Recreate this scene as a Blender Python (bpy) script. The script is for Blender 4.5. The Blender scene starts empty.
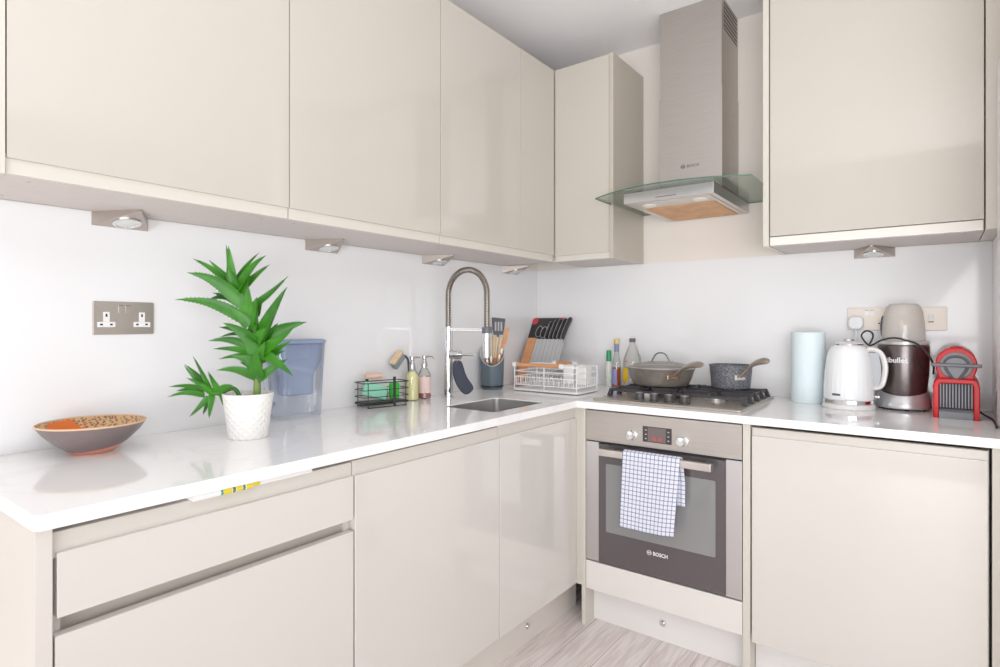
import bpy, bmesh, math, random
from mathutils import Vector, Matrix
random.seed(7)
S = bpy.context.scene
COL = S.collection
PI = math.pi
R = math.radians

# ------------------------------------------------------------------ materials
def lin(c):
    return tuple((v/255/12.92 if v/255 <= .04045 else ((v/255+.055)/1.055)**2.4) for v in c) + (1,)

def M(name, rgb, rough=.5, metal=0.0, coat=0.0, var=None, bump=None, emit=None, stretch=(1, 1, 1), spec=.5, trans=0, ior=1.45, alpha=1):
    m = bpy.data.materials.new(name); m.use_nodes = True
    nt = m.node_tree; b = nt.nodes['Principled BSDF']
    b.inputs['Base Color'].default_value = lin(rgb)
    b.inputs['Roughness'].default_value = rough
    b.inputs['Metallic'].default_value = metal
    b.inputs['Coat Weight'].default_value = coat
    b.inputs['Coat Roughness'].default_value = .03
    b.inputs['Specular IOR Level'].default_value = spec
    b.inputs['Transmission Weight'].default_value = trans
    b.inputs['IOR'].default_value = ior
    b.inputs['Alpha'].default_value = alpha
    if emit:
        b.inputs['Emission Color'].default_value = lin(emit[0]); b.inputs['Emission Strength'].default_value = emit[1]
    if var or bump:
        tc = nt.nodes.new('ShaderNodeTexCoord'); mp = nt.nodes.new('ShaderNodeMapping')
        mp.inputs['Scale'].default_value = stretch
        nt.links.new(tc.outputs['Object'], mp.inputs[0])
    if var:
        n = nt.nodes.new('ShaderNodeTexNoise'); n.inputs['Scale'].default_value = var[0]; n.inputs['Detail'].default_value = 4
        nt.links.new(mp.outputs[0], n.inputs['Vector'])
        r = nt.nodes.new('ShaderNodeValToRGB')
        r.color_ramp.elements[0].position = .3; r.color_ramp.elements[1].position = .7
        r.color_ramp.elements[0].color = lin(var[1]); r.color_ramp.elements[1].color = lin(rgb)
        nt.links.new(n.outputs['Fac'], r.inputs[0]); nt.links.new(r.outputs[0], b.inputs['Base Color'])
    if bump:
        n = nt.nodes.new('ShaderNodeTexNoise'); n.inputs['Scale'].default_value = bump[0]
        nt.links.new(mp.outputs[0], n.inputs['Vector'])
        bp = nt.nodes.new('ShaderNodeBump'); bp.inputs['Strength'].default_value = bump[1]; bp.inputs['Distance'].default_value = .002
        nt.links.new(n.outputs['Fac'], bp.inputs['Height']); nt.links.new(bp.outputs[0], b.inputs['Normal'])
    return m

def thin_glass(name, rgb, gloss=.12, rough=.02, body=0.0, body_rgb=None):
    """thin clear sheet: tinted see-through, fresnel reflection, optional milky body"""
    m = bpy.data.materials.new(name); m.use_nodes = True
    nt = m.node_tree; nt.nodes.clear()
    out = nt.nodes.new('ShaderNodeOutputMaterial')
    tr = nt.nodes.new('ShaderNodeBsdfTransparent'); tr.inputs[0].default_value = lin(rgb)
    gl = nt.nodes.new('ShaderNodeBsdfGlossy'); gl.inputs['Roughness'].default_value = rough
    fr = nt.nodes.new('ShaderNodeLayerWeight'); fr.inputs[0].default_value = .25
    ml = nt.nodes.new('ShaderNodeMath'); ml.operation = 'MULTIPLY_ADD'; ml.inputs[1].default_value = .55; ml.inputs[2].default_value = gloss*.4
    nt.links.new(fr.outputs['Fresnel'], ml.inputs[0])
    base = tr.outputs[0]
    if body:
        df = nt.nodes.new('ShaderNodeBsdfDiffuse'); df.inputs[0].default_value = lin(body_rgb or rgb)
        mb = nt.nodes.new('ShaderNodeMixShader'); mb.inputs[0].default_value = body
        nt.links.new(tr.outputs[0], mb.inputs[1]); nt.links.new(df.outputs[0], mb.inputs[2]); base = mb.outputs[0]
    mx = nt.nodes.new('ShaderNodeMixShader')
    nt.links.new(ml.outputs[0], mx.inputs[0]); nt.links.new(base, mx.inputs[1]); nt.links.new(gl.outputs[0], mx.inputs[2])
    nt.links.new(mx.outputs[0], out.inputs[0])
    return m

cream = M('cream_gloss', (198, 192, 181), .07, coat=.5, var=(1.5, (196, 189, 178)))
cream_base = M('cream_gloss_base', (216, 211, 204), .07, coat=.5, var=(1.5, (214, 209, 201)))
cream_edge = M('cream_edge', (211, 205, 194), .3)
rail_m = M('handle_rail_cream', (212, 206, 197), .3)
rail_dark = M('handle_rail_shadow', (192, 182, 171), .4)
strip_m = M('strip_with_reflection', (236, 230, 222), .12, coat=.5)  # lighter than the other bottom rails: a bright reflection put into the colour
carc_m = M('carcass_board', (210, 201, 196), .5, var=(30, (206, 197, 192)))
panel_w = M('pale_panel', (228, 223, 217), .25, coat=.2)
plinth_m = M('plinth_board', (222, 214, 205), .3, coat=.2)
plinth_w = M('plinth_pale', (236, 233, 230), .3, coat=.2)
wall_m = M('painted_wall', (236, 228, 219), .7, bump=(60, .04))
splash_m = M('white_splashback', (240, 239, 240), .12, coat=.3, var=(2, (238, 237, 238)))
white_trim = M('white_gloss_trim', (244, 243, 242), .25)
ceil_m = M('ceiling_paint', (242, 240, 241), .8, bump=(50, .03))
steel = M('brushed_steel', (192, 186, 181), .42, metal=1, var=(8, (182, 175, 170)), stretch=(1, 1, 40))
steel_h = M('brushed_steel_horizontal', (188, 181, 175), .42, metal=1, var=(8, (180, 172, 166)), stretch=(1, 40, 40))
steel_pale = M('satin_steel', (206, 203, 203), .32, metal=1)
sink_m = M('sink_steel', (200, 198, 196), .36, metal=.9, var=(10, (184, 182, 180)))
chrome = M('chrome', (225, 225, 226), .08, metal=1)
nickel = M('satin_nickel', (186, 176, 168), .4, metal=1)
spring_m = M('spring_steel', (150, 142, 133), .3, metal=1)
black = M('black_plastic', (34, 34, 36), .35)
iron = M('cast_iron', (52, 50, 54), .42, bump=(200, .2))
dark_glass = M('dark_oven_glass', (84, 76, 79), .06, coat=.5)
win_glass = M('oven_window_glass', (134, 134, 134), .05, coat=.5)
white_pl = M('white_plastic', (240, 239, 238), .3)
white_ce = M('white_ceramic', (244, 242, 238), .35)
red_pl = M('red_gloss_plastic', (206, 10, 24), .3, spec=.35)
grey_pl = M('grey_plastic', (136, 138, 143), .4)
grey_d = M('dark_grey_plastic', (96, 97, 102), .4)
slate = M('slate_plastic', (88, 102, 112), .35)
char = M('charcoal_plastic', (62, 66, 76), .45)
wood = M('beech_wood', (222, 160, 112), .5, var=(14, (200, 136, 90)), stretch=(1, 1, 8))
wood_l = M('pale_wood', (226, 200, 162), .5, var=(14, (212, 182, 142)), stretch=(1, 1, 8))
copper = M('copper_tone', (176, 140, 116), .25, metal=.8)
white_wire = M('white_coated_wire', (244, 243, 241), .35)
black_wire = M('black_coated_wire', (44, 46, 48), .4)
rubber = M('black_rubber', (38, 36, 38), .55)
glass_g = thin_glass('green_tinted_glass', (233, 241, 236), .12)
glass_edge = M('glass_edge_green', (70, 104, 88), .15)
glass_c = thin_glass('clear_glass', (249, 250, 249), .12)
glass_b = thin_glass('blue_tinted_plastic', (243, 246, 250), .12)
glass_blue = thin_glass('translucent_blue_plastic', (226, 233, 246), .1, body=.42, body_rgb=(204, 218, 242))
cup_m = thin_glass('smoky_clear_plastic', (249, 247, 244), .1, body=.34, body_rgb=(244, 239, 234))
ink = M('logo_ink', (70, 66, 66), .5)
ink_w = M('logo_white', (240, 240, 242), .4)

def worktop_material():
    m = M('white_quartz', (250, 249, 248), .07, coat=.3)
    nt = m.node_tree; b = nt.nodes['Principled BSDF']
    tc = nt.nodes.new('ShaderNodeTexCoord')
    n1 = nt.nodes.new('ShaderNodeTexNoise'); n1.inputs['Scale'].default_value = 3; n1.inputs['Detail'].default_value = 8; n1.inputs['Distortion'].default_value = 1.5
    nt.links.new(tc.outputs['Object'], n1.inputs['Vector'])
    r = nt.nodes.new('ShaderNodeValToRGB'); e = r.color_ramp.elements
    e[0].position = .47; e[0].color = lin((250, 249, 248)); e[1].position = .53; e[1].color = lin((250, 249, 248))
    k = e.new(.5); k.color = lin((244, 243, 242))
    nt.links.new(n1.outputs['Fac'], r.inputs[0]); nt.links.new(r.outputs[0], b.inputs['Base Color'])
    return m
quartz = worktop_material()

def floor_material():
    m = M('pale_oak_planks', (214, 196, 184), .38)
    nt = m.node_tree; b = nt.nodes['Principled BSDF']
    tc = nt.nodes.new('ShaderNodeTexCoord')
    mp = nt.nodes.new('ShaderNodeMapping'); mp.inputs['Rotation'].default_value = (0, 0, PI/2)
    nt.links.new(tc.outputs['Object'], mp.inputs[0])
    bk = nt.nodes.new('ShaderNodeTexBrick')
    bk.inputs['Color1'].default_value = lin((246, 238, 235)); bk.inputs['Color2'].default_value = lin((239, 229, 226)); bk.inputs['Mortar'].default_value = lin((196, 182, 178))
    bk.inputs['Scale'].default_value = 1; bk.inputs['Mortar Size'].default_value = .0018; bk.inputs['Brick Width'].default_value = 1.6; bk.inputs['Row Height'].default_value = .14
    nt.links.new(mp.outputs[0], bk.inputs['Vector'])
    mp2 = nt.nodes.new('ShaderNodeMapping'); mp2.inputs['Scale'].default_value = (34, 2.4, 1)
    nt.links.new(tc.outputs['Object'], mp2.inputs[0])
    n = nt.nodes.new('ShaderNodeTexNoise'); n.inputs['Scale'].default_value = 1.6; n.inputs['Detail'].default_value = 6; n.inputs['Distortion'].default_value = 1.2
    nt.links.new(mp2.outputs[0], n.inputs['Vector'])
    r = nt.nodes.new('ShaderNodeValToRGB'); e = r.color_ramp.elements
    e[0].position = .34; e[0].color = lin((222, 210, 206)); e[1].position = .6; e[1].color = (1, 1, 1, 1)
    nt.links.new(n.outputs['Fac'], r.inputs[0])
    mx = nt.nodes.new('ShaderNodeMix'); mx.data_type = 'RGBA'; mx.blend_type = 'MULTIPLY'; mx.inputs[0].default_value = .8
    nt.links.new(bk.outputs['Color'], mx.inputs[6]); nt.links.new(r.outputs[0], mx.inputs[7])
    nt.links.new(mx.outputs[2], b.inputs['Base Color'])
    return m

def grid_material(name, base, line, nx, ny, w):
    """checked cloth from its own UVs"""
    m = M(name, base, .85)
    nt = m.node_tree; b = nt.nodes['Principled BSDF']
    uv = nt.nodes.new('ShaderNodeTexCoord'); sp = nt.nodes.new('ShaderNodeSeparateXYZ'); nt.links.new(uv.outputs['UV'], sp.inputs[0])
    outs = []
    for ax, k in ((0, nx), (1, ny)):
        a = nt.nodes.new('ShaderNodeMath'); a.operation = 'MULTIPLY'; a.inputs[1].default_value = k; nt.links.new(sp.outputs[ax], a.inputs[0])
        f = nt.nodes.new('ShaderNodeMath'); f.operation = 'FRACT'; nt.links.new(a.outputs[0], f.inputs[0])
        l = nt.nodes.new('ShaderNodeMath'); l.operation = 'LESS_THAN'; l.inputs[1].default_value = w; nt.links.new(f.outputs[0], l.inputs[0]); outs.append(l)
    mm = nt.nodes.new('ShaderNodeMath'); mm.operation = 'ADD'; mm.use_clamp = False
    nt.links.new(outs[0].outputs[0], mm.inputs[0]); nt.links.new(outs[1].outputs[0], mm.inputs[1])
    ml = nt.nodes.new('ShaderNodeMath'); ml.operation = 'MULTIPLY'; ml.inputs[1].default_value = .8; ml.use_clamp = True
    nt.links.new(mm.outputs[0], ml.inputs[0])
    mx = nt.nodes.new('ShaderNodeMix'); mx.data_type = 'RGBA'
    mx.inputs[6].default_value = lin(base); mx.inputs[7].default_value = lin(line)
    nt.links.new(ml.outputs[0], mx.inputs[0]); nt.links.new(mx.outputs[2], b.inputs['Base Color'])
    return m

# ------------------------------------------------------------------ mesh helpers
def B(): return bmesh.new()

def box(bm, a, b, bev=0, seg=2, mi=0, mat4=None):
    a = Vector(a); b = Vector(b); c = (a+b)/2; s = b-a
    r = bmesh.ops.create_cube(bm, size=1, matrix=Matrix.Translation(c) @ Matrix.Diagonal((abs(s.x), abs(s.y), abs(s.z), 1)))
    vs = r['verts']
    if bev:
        es = list({e for v in vs for e in v.link_edges})
        r2 = bmesh.ops.bevel(bm, geom=es, offset=bev, segments=seg, profile=.5, affect='EDGES', clamp_overlap=True)
        vs = list({v for f in r2['faces'] for v in f.verts} | {v for v in vs if v.is_valid})
    for f in {f for v in vs if v.is_valid for f in v.link_faces}: f.material_index = mi
    if mat4 is not None: bmesh.ops.transform(bm, matrix=mat4, verts=[v for v in vs if v.is_valid])
    return vs

def loft(bm, loops, cap0=True, cap1=True, closed=True, mi=0):
    rings = [[bm.verts.new(p) for p in lp] for lp in loops]
    n = len(rings[0])
    for i in range(len(rings)-1):
        for j in range(n if closed else n-1):
            k = (j+1) % n
            try: bm.faces.new((rings[i][j], rings[i][k], rings[i+1][k], rings[i+1][j])).material_index = mi
            except ValueError: pass
    if cap0 and closed: bm.faces.new(list(reversed(rings[0]))).material_index = mi
    if cap1 and closed: bm.faces.new(rings[-1]).material_index = mi
    return [v for r in rings for v in r]

def lathe(bm, prof, seg=32, c=(0, 0, 0), cap0=True, cap1=True, mi=0, sx=1, sy=1):
    loops = []
    for r, z in prof:
        r = max(r, 1e-4)
        loops.append([Vector((c[0]+sx*r*math.cos(2*PI*j/seg), c[1]+sy*r*math.sin(2*PI*j/seg), c[2]+z)) for j in range(seg)])
    return loft(bm, loops, cap0, cap1, mi=mi)

def frames(pts, closed=False):
    n = len(pts); T = []
    for i in range(n):
        if closed: t = pts[(i+1) % n]-pts[i-1]
        else: t = pts[min(i+1, n-1)]-pts[max(i-1, 0)]
        T.append(t.normalized())
    u = T[0].orthogonal().normalized(); out = []
    for i in range(n):
        u = (u - T[i]*u.dot(T[i]))
        u = u.normalized() if u.length > 1e-6 else T[i].orthogonal().normalized()
        out.append((u, T[i].cross(u)))
    return out

def tube(bm, pts, r, seg=8, closed=False, cap=True, mi=0, flat=1):
    pts = [Vector(p) for p in pts]; fr = frames(pts, closed)
    rr_ = r if isinstance(r, (list, tuple)) else [r]*len(pts)
    loops = [[p + (u*math.cos(2*PI*j/seg) + v*math.sin(2*PI*j/seg)*flat)*q for j in range(seg)] for p, (u, v), q in zip(pts, fr, rr_)]
    if closed: loops.append(loops[0])
    return loft(bm, loops, cap and not closed, cap and not closed, mi=mi)

def cyl(bm, p, q, r, r2=None, seg=24, mi=0):
    return tube(bm, [p, q], [r, r if r2 is None else r2], seg, mi=mi)

def spline(pts, n=8, closed=False):
    pts = [Vector(p) for p in pts]; out = []; m = len(pts)
    for i in range(m if closed else m-1):
        if closed: a, b, c, d = pts[i-1], pts[i], pts[(i+1) % m], pts[(i+2) % m]
        else: a, b, c, d = pts[max(i-1, 0)], pts[i], pts[i+1], pts[min(i+2, m-1)]
        for k in range(n):
            t = k/n
            out.append(.5*((2*b) + (c-a)*t + (2*a-5*b+4*c-d)*t*t + (3*b-a-3*c+d)*t**3))
    if not closed: out.append(pts[-1])
    return out

def rrect(w, h, r, n=5, cx=0, cy=0):
    pts = []
    for k, (sx, sy) in enumerate(((1, 1), (-1, 1), (-1, -1), (1, -1))):
        for j in range(n+1):
            a = PI/2*k + PI/2*j/n
            pts.append((cx+sx*(w/2-r)+r*math.cos(a), cy+sy*(h/2-r)+r*math.sin(a)))
    return pts

def plate(bm, outlines, thick, bev=0, mat4=None, mi=0, seg=2):
    """flat shape (outer outline and holes, XY) with rounded edges, z from 0 to thick"""
    cu = bpy.data.curves.new('tmp', 'CURVE'); cu.dimensions = '2D'; cu.fill_mode = 'BOTH'
    cu.extrude = thick/2-bev; cu.bevel_depth = bev; cu.bevel_resolution = seg; cu.offset = -bev
    for ol in outlines:
        sp = cu.splines.new('POLY'); sp.points.add(len(ol)-1); sp.use_cyclic_u = True
        for q, p in zip(sp.points, ol): q.co = (p[0], p[1], 0, 1)
    o = bpy.data.objects.new('tmp', cu); COL.objects.link(o)
    me = bpy.data.meshes.new_from_object(o.evaluated_get(bpy.context.evaluated_depsgraph_get()))
    bpy.data.objects.remove(o); bpy.data.curves.remove(cu)
    t = bmesh.new(); t.from_mesh(me); bpy.data.meshes.remove(me)
    bmesh.ops.remove_doubles(t, verts=t.verts, dist=1e-5)
    bmesh.ops.translate(t, vec=(0, 0, thick/2), verts=t.verts)
    merge(bm, t, mat4, mi)

def merge(bm, t, mat4=None, mi=0):
    if mat4 is not None: bmesh.ops.transform(t, matrix=mat4, verts=t.verts)
    for f in t.faces: f.material_index = mi
    me = bpy.data.meshes.new('tmp'); t.to_mesh(me); t.free()
    bm.from_mesh(me); bpy.data.meshes.remove(me)

def text_bm(s, size, ext=.0004, bold=0):
    cu = bpy.data.curves.new('tmp', 'FONT'); cu.body = s; cu.size = size; cu.extrude = ext; cu.offset = bold; cu.resolution_u = 3
    o = bpy.data.objects.new('tmp', cu); COL.objects.link(o)
    me = bpy.data.meshes.new_from_object(o.evaluated_get(bpy.context.evaluated_depsgraph_get()))
    bpy.data.objects.remove(o); bpy.data.curves.remove(cu)
    t = bmesh.new(); t.from_mesh(me); bpy.data.meshes.remove(me)
    return t

def basis(o, x, y):
    x = Vector(x).normalized(); y = Vector(y); y = (y-x*y.dot(x)).normalized(); z = x.cross(y)
    m = Matrix((x, y, z)).transposed().to_4x4(); m.translation = Vector(o); return m
def face_south(x, y, z): return basis((x, y, z), (1, 0, 0), (0, 0, 1))     # XY drawn upright on a face that looks to -y
def face_east(x, y, z): return basis((x, y, z), (0, 1, 0), (0, 0, 1))      # ... on a face that looks to +x

# ------------------------------------------------------------------ objects
TM = {}
def mesh_obj(name, bm, mat, smooth=True, ang=38):
    me = bpy.data.meshes.new(name)
    bmesh.ops.recalc_face_normals(bm, faces=bm.faces)
    bm.to_mesh(me); bm.free()
    for m in (mat if isinstance(mat, (list, tuple)) else [mat]): me.materials.append(m)
    if smooth:
        me.shade_smooth(); me.set_sharp_from_angle(angle=R(ang))
    o = bpy.data.objects.new(name, me); COL.objects.link(o)
    if smooth and len(me.polygons) < 4000:
        wn = o.modifiers.new('even_shading', 'WEIGHTED_NORMAL'); wn.keep_sharp = True
    return o

def thing(name, label, cat, loc=(0, 0, 0), rz=0, group=None):
    o = bpy.data.objects.new(name, None); COL.objects.link(o)
    o.empty_display_size = .05; o.location = loc; o.rotation_euler = (0, 0, rz)
    o['label'] = label; o['category'] = cat
    if group: o['group'] = group
    TM[o.name] = Matrix.Translation(Vector(loc)) @ Matrix.Rotation(rz, 4, 'Z')
    return o

def part(name, bm, mat, parent, label=None, world=False, **k):
    if world: bmesh.ops.transform(bm, matrix=TM[parent.name].inverted(), verts=bm.verts)
    o = mesh_obj(name, bm, mat, **k); o.parent = parent
    TM[o.name] = TM[parent.name]
    if label: o['label'] = label
    return o

def solo(name, bm, mat, label, cat, group=None, kind=None, **k):
    lo = [min(v.co[i] for v in bm.verts) for i in range(3)]; hi = [max(v.co[i] for v in bm.verts) for i in range(3)]
    c = Vector(((lo[0]+hi[0])/2, (lo[1]+hi[1])/2, lo[2]))
    bmesh.ops.translate(bm, vec=-c, verts=bm.verts)
    o = mesh_obj(name, bm, mat, **k); o.location = c
    if label: o['label'] = label
    if cat: o['category'] = cat
    if group: o['group'] = group
    if kind: o['kind'] = kind
    TM[o.name] = Matrix.Translation(c)
    return o

def struct(name, bm, mat, label, cat):
    return solo(name, bm, mat, label, cat, kind='structure')

def dup(root, loc, rz, label):
    r = root.copy(); COL.objects.link(r); r.location = loc; r.rotation_euler = (0, 0, rz); r['label'] = label
    for ch in list(root.children):
        c = ch.copy(); COL.objects.link(c); c.parent = r
        for g in list(ch.children):
            d = g.copy(); COL.objects.link(d); d.parent = c
    return r

# ================================================================== SETTING
ZC, ZU, ZT, CEIL = .90, 1.504, 2.414, 2.56
XR = 1.927
bm = B(); box(bm, (-.1, -4.2, -.1), (4.2, .1, 0)); struct('floor', bm, floor_material(), 'pale oak plank floor in front of the cabinets', 'floor')
bm = B(); box(bm, (-.1, -3.6, CEIL), (3.6, .1, CEIL+.08)); struct('ceiling', bm, ceil_m, 'plain pale grey ceiling above the wall cupboards', 'ceiling')
bm = B(); box(bm, (-.1, -3.2, 0), (0, 0, CEIL)); struct('wall_left', bm, wall_m, 'left white wall behind the sink and the plant', 'wall')
bm = B(); box(bm, (-.1, 0, 0), (XR+.1, .1, CEIL)); struct('wall_back', bm, wall_m, 'back cream wall behind the cooker hood', 'wall')
bm = B(); box(bm, (XR, -.74, 0), (XR+.1, 0, CEIL)); struct('wall_right', bm, wall_m, 'short right wall at the edge of the picture', 'wall')
bm = B(); box(bm, (XR-.013, -.72, ZC+.001), (XR, -.337, 2.0), .002)
struct('trim_1', bm, white_trim, 'white upright trim board at the far right edge', 'trim')
bm = B(); box(bm, (XR-.004, -.336, ZC+.001), (XR, -.0045, ZU-.002)); struct('trim_2', bm, white_trim, 'white return panel in the right corner behind the coffee machine', 'trim')
bm = B(); box(bm, (.0004, -2.393, ZC), (.004, -.004, ZU-.001))
solo('splashback', bm, splash_m, 'long glossy white splashback on the left wall behind the sink', 'splashback')
bm = B(); box(bm, (.0042, -.004, ZC), (XR-.0042, -.0004, ZU-.001))
solo('splashback', bm, splash_m, 'glossy white splashback on the back wall behind the hob', 'splashback')

# ================================================================== WALL CUPBOARDS
def wall_unit(name, label, y0, y1, door_ranges, extra=None):
    t = thing(name, label, 'wall cupboard', (0, (y0+y1)/2, ZU), group='cream wall cupboards')
    bm = B(); box(bm, (.005, y0, ZU), (.296, y1, ZT), .0008)
    part('carcass', bm, carc_m, t, world=True)
    bm = B(); box(bm, (.2965, y0+.001, ZU+.0005), (.310, y1-.001, ZU+.04), .0015); part('bottom_rail', bm, cream_edge, t, world=True)
    for (a, b, nm) in door_ranges:
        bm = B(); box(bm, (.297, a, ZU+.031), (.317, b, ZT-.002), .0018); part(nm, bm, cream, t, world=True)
    for yy in (y0+.05, y1-.05):
        for xx in (.06, .26):
            bm = B(); cyl(bm, (xx, yy, ZU-.0006), (xx, yy, ZU+.002), .004, seg=12); part('screw_cover', bm, nickel, t, world=True)
    return t
t = wall_unit('wall_cupboard', 'leftmost cream wall cupboard above the plant, cut by the left edge', -2.368, -1.747, [(-2.366, -1.748, 'door')])
bm = B(); box(bm, (.005, -2.39, ZU-.002), (.318, -2.3685, ZT), .0012); part('end_panel', bm, cream_edge, t, world=True)
wall_unit('wall_cupboard', 'second cream wall cupboard from the left, above the wire sponge caddy', -1.746, -1.126, [(-1.745, -1.1275, 'door')])
wall_unit('wall_cupboard', 'cream wall cupboard above the tall spring tap, two door panels', -1.125, -.336, [(-1.124, -.6145, 'door'), (-.6125, -.3385, 'corner_panel')])
# corner cupboard on the back wall
t = thing('wall_cupboard', 'narrow cream corner wall cupboard left of the cooker hood', 'wall cupboard', (.47, -.16, ZU), group='cream wall cupboards')
bm = B(); box(bm, (.2965, -.313, ZU), (.601, -.005, ZT), .0008); part('carcass', bm, carc_m, t, world=True)
bm = B(); box(bm, (.320, -.327, ZU+.0005), (.600, -.3135, ZU+.04), .0015); part('bottom_rail', bm, cream_edge, t, world=True)
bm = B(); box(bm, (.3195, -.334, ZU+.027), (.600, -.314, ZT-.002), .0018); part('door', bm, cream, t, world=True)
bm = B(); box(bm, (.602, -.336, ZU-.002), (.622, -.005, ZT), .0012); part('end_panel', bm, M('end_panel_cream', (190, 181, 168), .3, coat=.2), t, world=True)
# right-hand cupboard
t = thing('wall_cupboard', 'wide cream wall cupboard right of the cooker hood', 'wall cupboard', (1.58, -.16, ZU), group='cream wall cupboards')
bm = B(); box(bm, (1.262, -.313, ZU), (1.885, -.005, ZT+.08), .0008); part('carcass', bm, carc_m, t, world=True)
bm = B(); box(bm, (1.263, -.330, ZU+.0005), (1.882, -.3135, ZU+.032), .0015); part('bottom_rail', bm, strip_m, t, label='strip under the door with a bright reflection in its colour', world=True)
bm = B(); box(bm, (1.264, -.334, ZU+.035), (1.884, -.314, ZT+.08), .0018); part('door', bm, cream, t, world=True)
bm = B(); box(bm, (1.240, -.338, ZU-.002), (1.2605, -.005, ZT+.08), .0012); part('end_panel', bm, cream_edge, t, world=True)
bm = B(); box(bm, (1.8875, -.336, ZU+.001), (XR, -.005, ZT+.08), .0012); part('filler_panel', bm, cream_edge, t, world=True)
for xx in (1.32, 1.84):
    bm = B(); cyl(bm, (xx, -.27, ZU-.0006), (xx, -.27, ZU+.002), .004, seg=12); part('screw_cover', bm, nickel, t, world=True)

# ---- triangular under-cupboard lights
def make_light():
    t = thing('cabinet_light', '', 'light', (0, 0, 0), group='triangular lights under the wall cupboards')
    w, d, h = .068, .128, .036
    bm = B()
    A = [bm.verts.new(p) for p in ((.0045, -w, -.0002), (.0045, w, -.0002), (.0045, w, -h), (.0045, -w, -h))]
    F = [bm.verts.new(p) for p in ((d, -.004, -.0002), (d, .004, -.0002), (d, .004, -.004), (d, -.004, -.004))]
    for q in ((A[0], A[1], F[1], F[0]), (A[1], A[2], F[2], F[1]), (A[2], A[3], F[3], F[2]), (A[3], A[0], F[0], F[3]), (A[3], A[2], A[1], A[0]), (F[0], F[1], F[2], F[3])): bm.faces.new(q)
    part('housing', bm, nickel, t, smooth=False)
    # lamp sits square on the sloping face
    a = Vector((.0045, 0, -h)); f = Vector((d, 0, -.004)); sl = (f-a).normalized()
    mt = basis(a+sl*.042, (0, -1, 0), sl)
    if mt.to_3x3() @ Vector((0, 0, 1)) @ Vector((0, 0, 1)) > 0: mt = basis(a+sl*.042, (0, 1, 0), sl)
    bm = B(); lathe(bm, [(.033, 0), (.033, .003), (.031, .004), (.027, .004), (.026, .002)], 32, cap1=False); bmesh.ops.transform(bm, matrix=mt, verts=bm.verts)
    ring = part('lamp_ring', bm, chrome, t)
    bm = B(); lathe(bm, [(.0265, .001), (.0265, .0026), (.018, .0034), (.001, .0038)], 32); bmesh.ops.transform(bm, matrix=mt, verts=bm.verts)
    part('lens', bm, M('frosted_lens', (222, 226, 222), .25), ring)
    return t
lt = make_light()
spots = [(-2.055, 'triangular nickel light under the leftmost wall cupboard, above the socket'),
         (-1.413, 'triangular nickel light right of the tall plant under the second cupboard'),
         (-.838, 'triangular nickel light above the spring tap, left of its arch'),
         (-.268, 'triangular nickel light nearest the room corner, right of the tap arch')]
for i, (y, lb) in enumerate(spots):
    if i == 0: lt.location = (0, y, ZU); lt['label'] = lb
    else: dup(lt, (0, y, ZU), 0, lb)
dup(lt, (1.571, 0, ZU), -PI/2, 'triangular nickel light under the right wall cupboard above the kettle')

# ================================================================== BASE CUPBOARDS
def carcass_x(y0, y1, z0=.15, z1=.858):
    bm = B(); k = .016
    box(bm, (.03, y0, z0), (.567, y0+k, z1)); box(bm, (.03, y1-k, z0), (.567, y1, z1))
    box(bm, (.03, y0+k, z0), (.046, y1-k, z1)); box(bm, (.046, y0+k, z0), (.567, y1-k, z0+k))
    return bm
# drawer unit
t = thing('drawer_unit', 'cream drawer unit at the left with a shallow and a deep drawer', 'drawers', (.3, -2.06, 0))
part('carcass', carcass_x(-2.367, -1.742), carc_m, t, world=True)
bm = B(); box(bm, (.006, -2.393, 0), (.592, -2.3685, .8725), .0015); part('end_panel', bm, M('end_panel_pale', (216, 209, 201), .35), t, world=True)
bm = B(); box(bm, (.556, -2.3665, .815), (.580, -1.743, .8596), .002); part('handle_rail', bm, rail_m, t, world=True)
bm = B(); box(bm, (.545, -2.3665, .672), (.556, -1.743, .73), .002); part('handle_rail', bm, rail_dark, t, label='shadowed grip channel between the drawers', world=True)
bm = B(); box(bm, (.5675, -2.362, .716), (.59, -1.7435, .826), .0022, 3); part('drawer_front', bm, cream_base, t, label='shallow upper drawer front', world=True)
bm = B(); box(bm, (.5675, -2.365, .15), (.59, -1.7435, .687), .0022, 3); part('drawer_front', bm, cream_base, t, label='deep lower drawer front', world=True)
# middle cupboard
t = thing('base_cupboard', 'cream base cupboard between the drawer unit and the sink cupboard', 'base cupboard', (.3, -1.435, 0), group='cream base cupboards')
part('carcass', carcass_x(-1.7405, -1.1305), carc_m, t, world=True)
bm = B(); box(bm, (.556, -1.740, .815), (.580, -1.131, .862), .002); part('handle_rail', bm, rail_m, t, world=True)
bm = B(); box(bm, (.5675, -1.738, .15), (.59, -1.1315, .825), .0022, 3); part('door', bm, cream_base, t, world=True)
# sink cupboard
t = thing('base_cupboard', 'cream base cupboard under the sink beside the oven', 'base cupboard', (.3, -.86, 0), group='cream base cupboards')
part('carcass', carcass_x(-1.129, -.606), carc_m, t, world=True)
bm = B(); box(bm, (.556, -1.1285, .815), (.580, -.607, .8665), .002); part('handle_rail', bm, rail_m, t, world=True)
bm = B(); box(bm, (.5675, -1.1285, .15), (.59, -.607, .826), .0022, 3); part('door', bm, cream_base, t, world=True)
bm = B(); box(bm, (.572, -.6055, .15), (.6185, -.588, .8725), .001); part('corner_post', bm, cream_edge, t, world=True)
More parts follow.
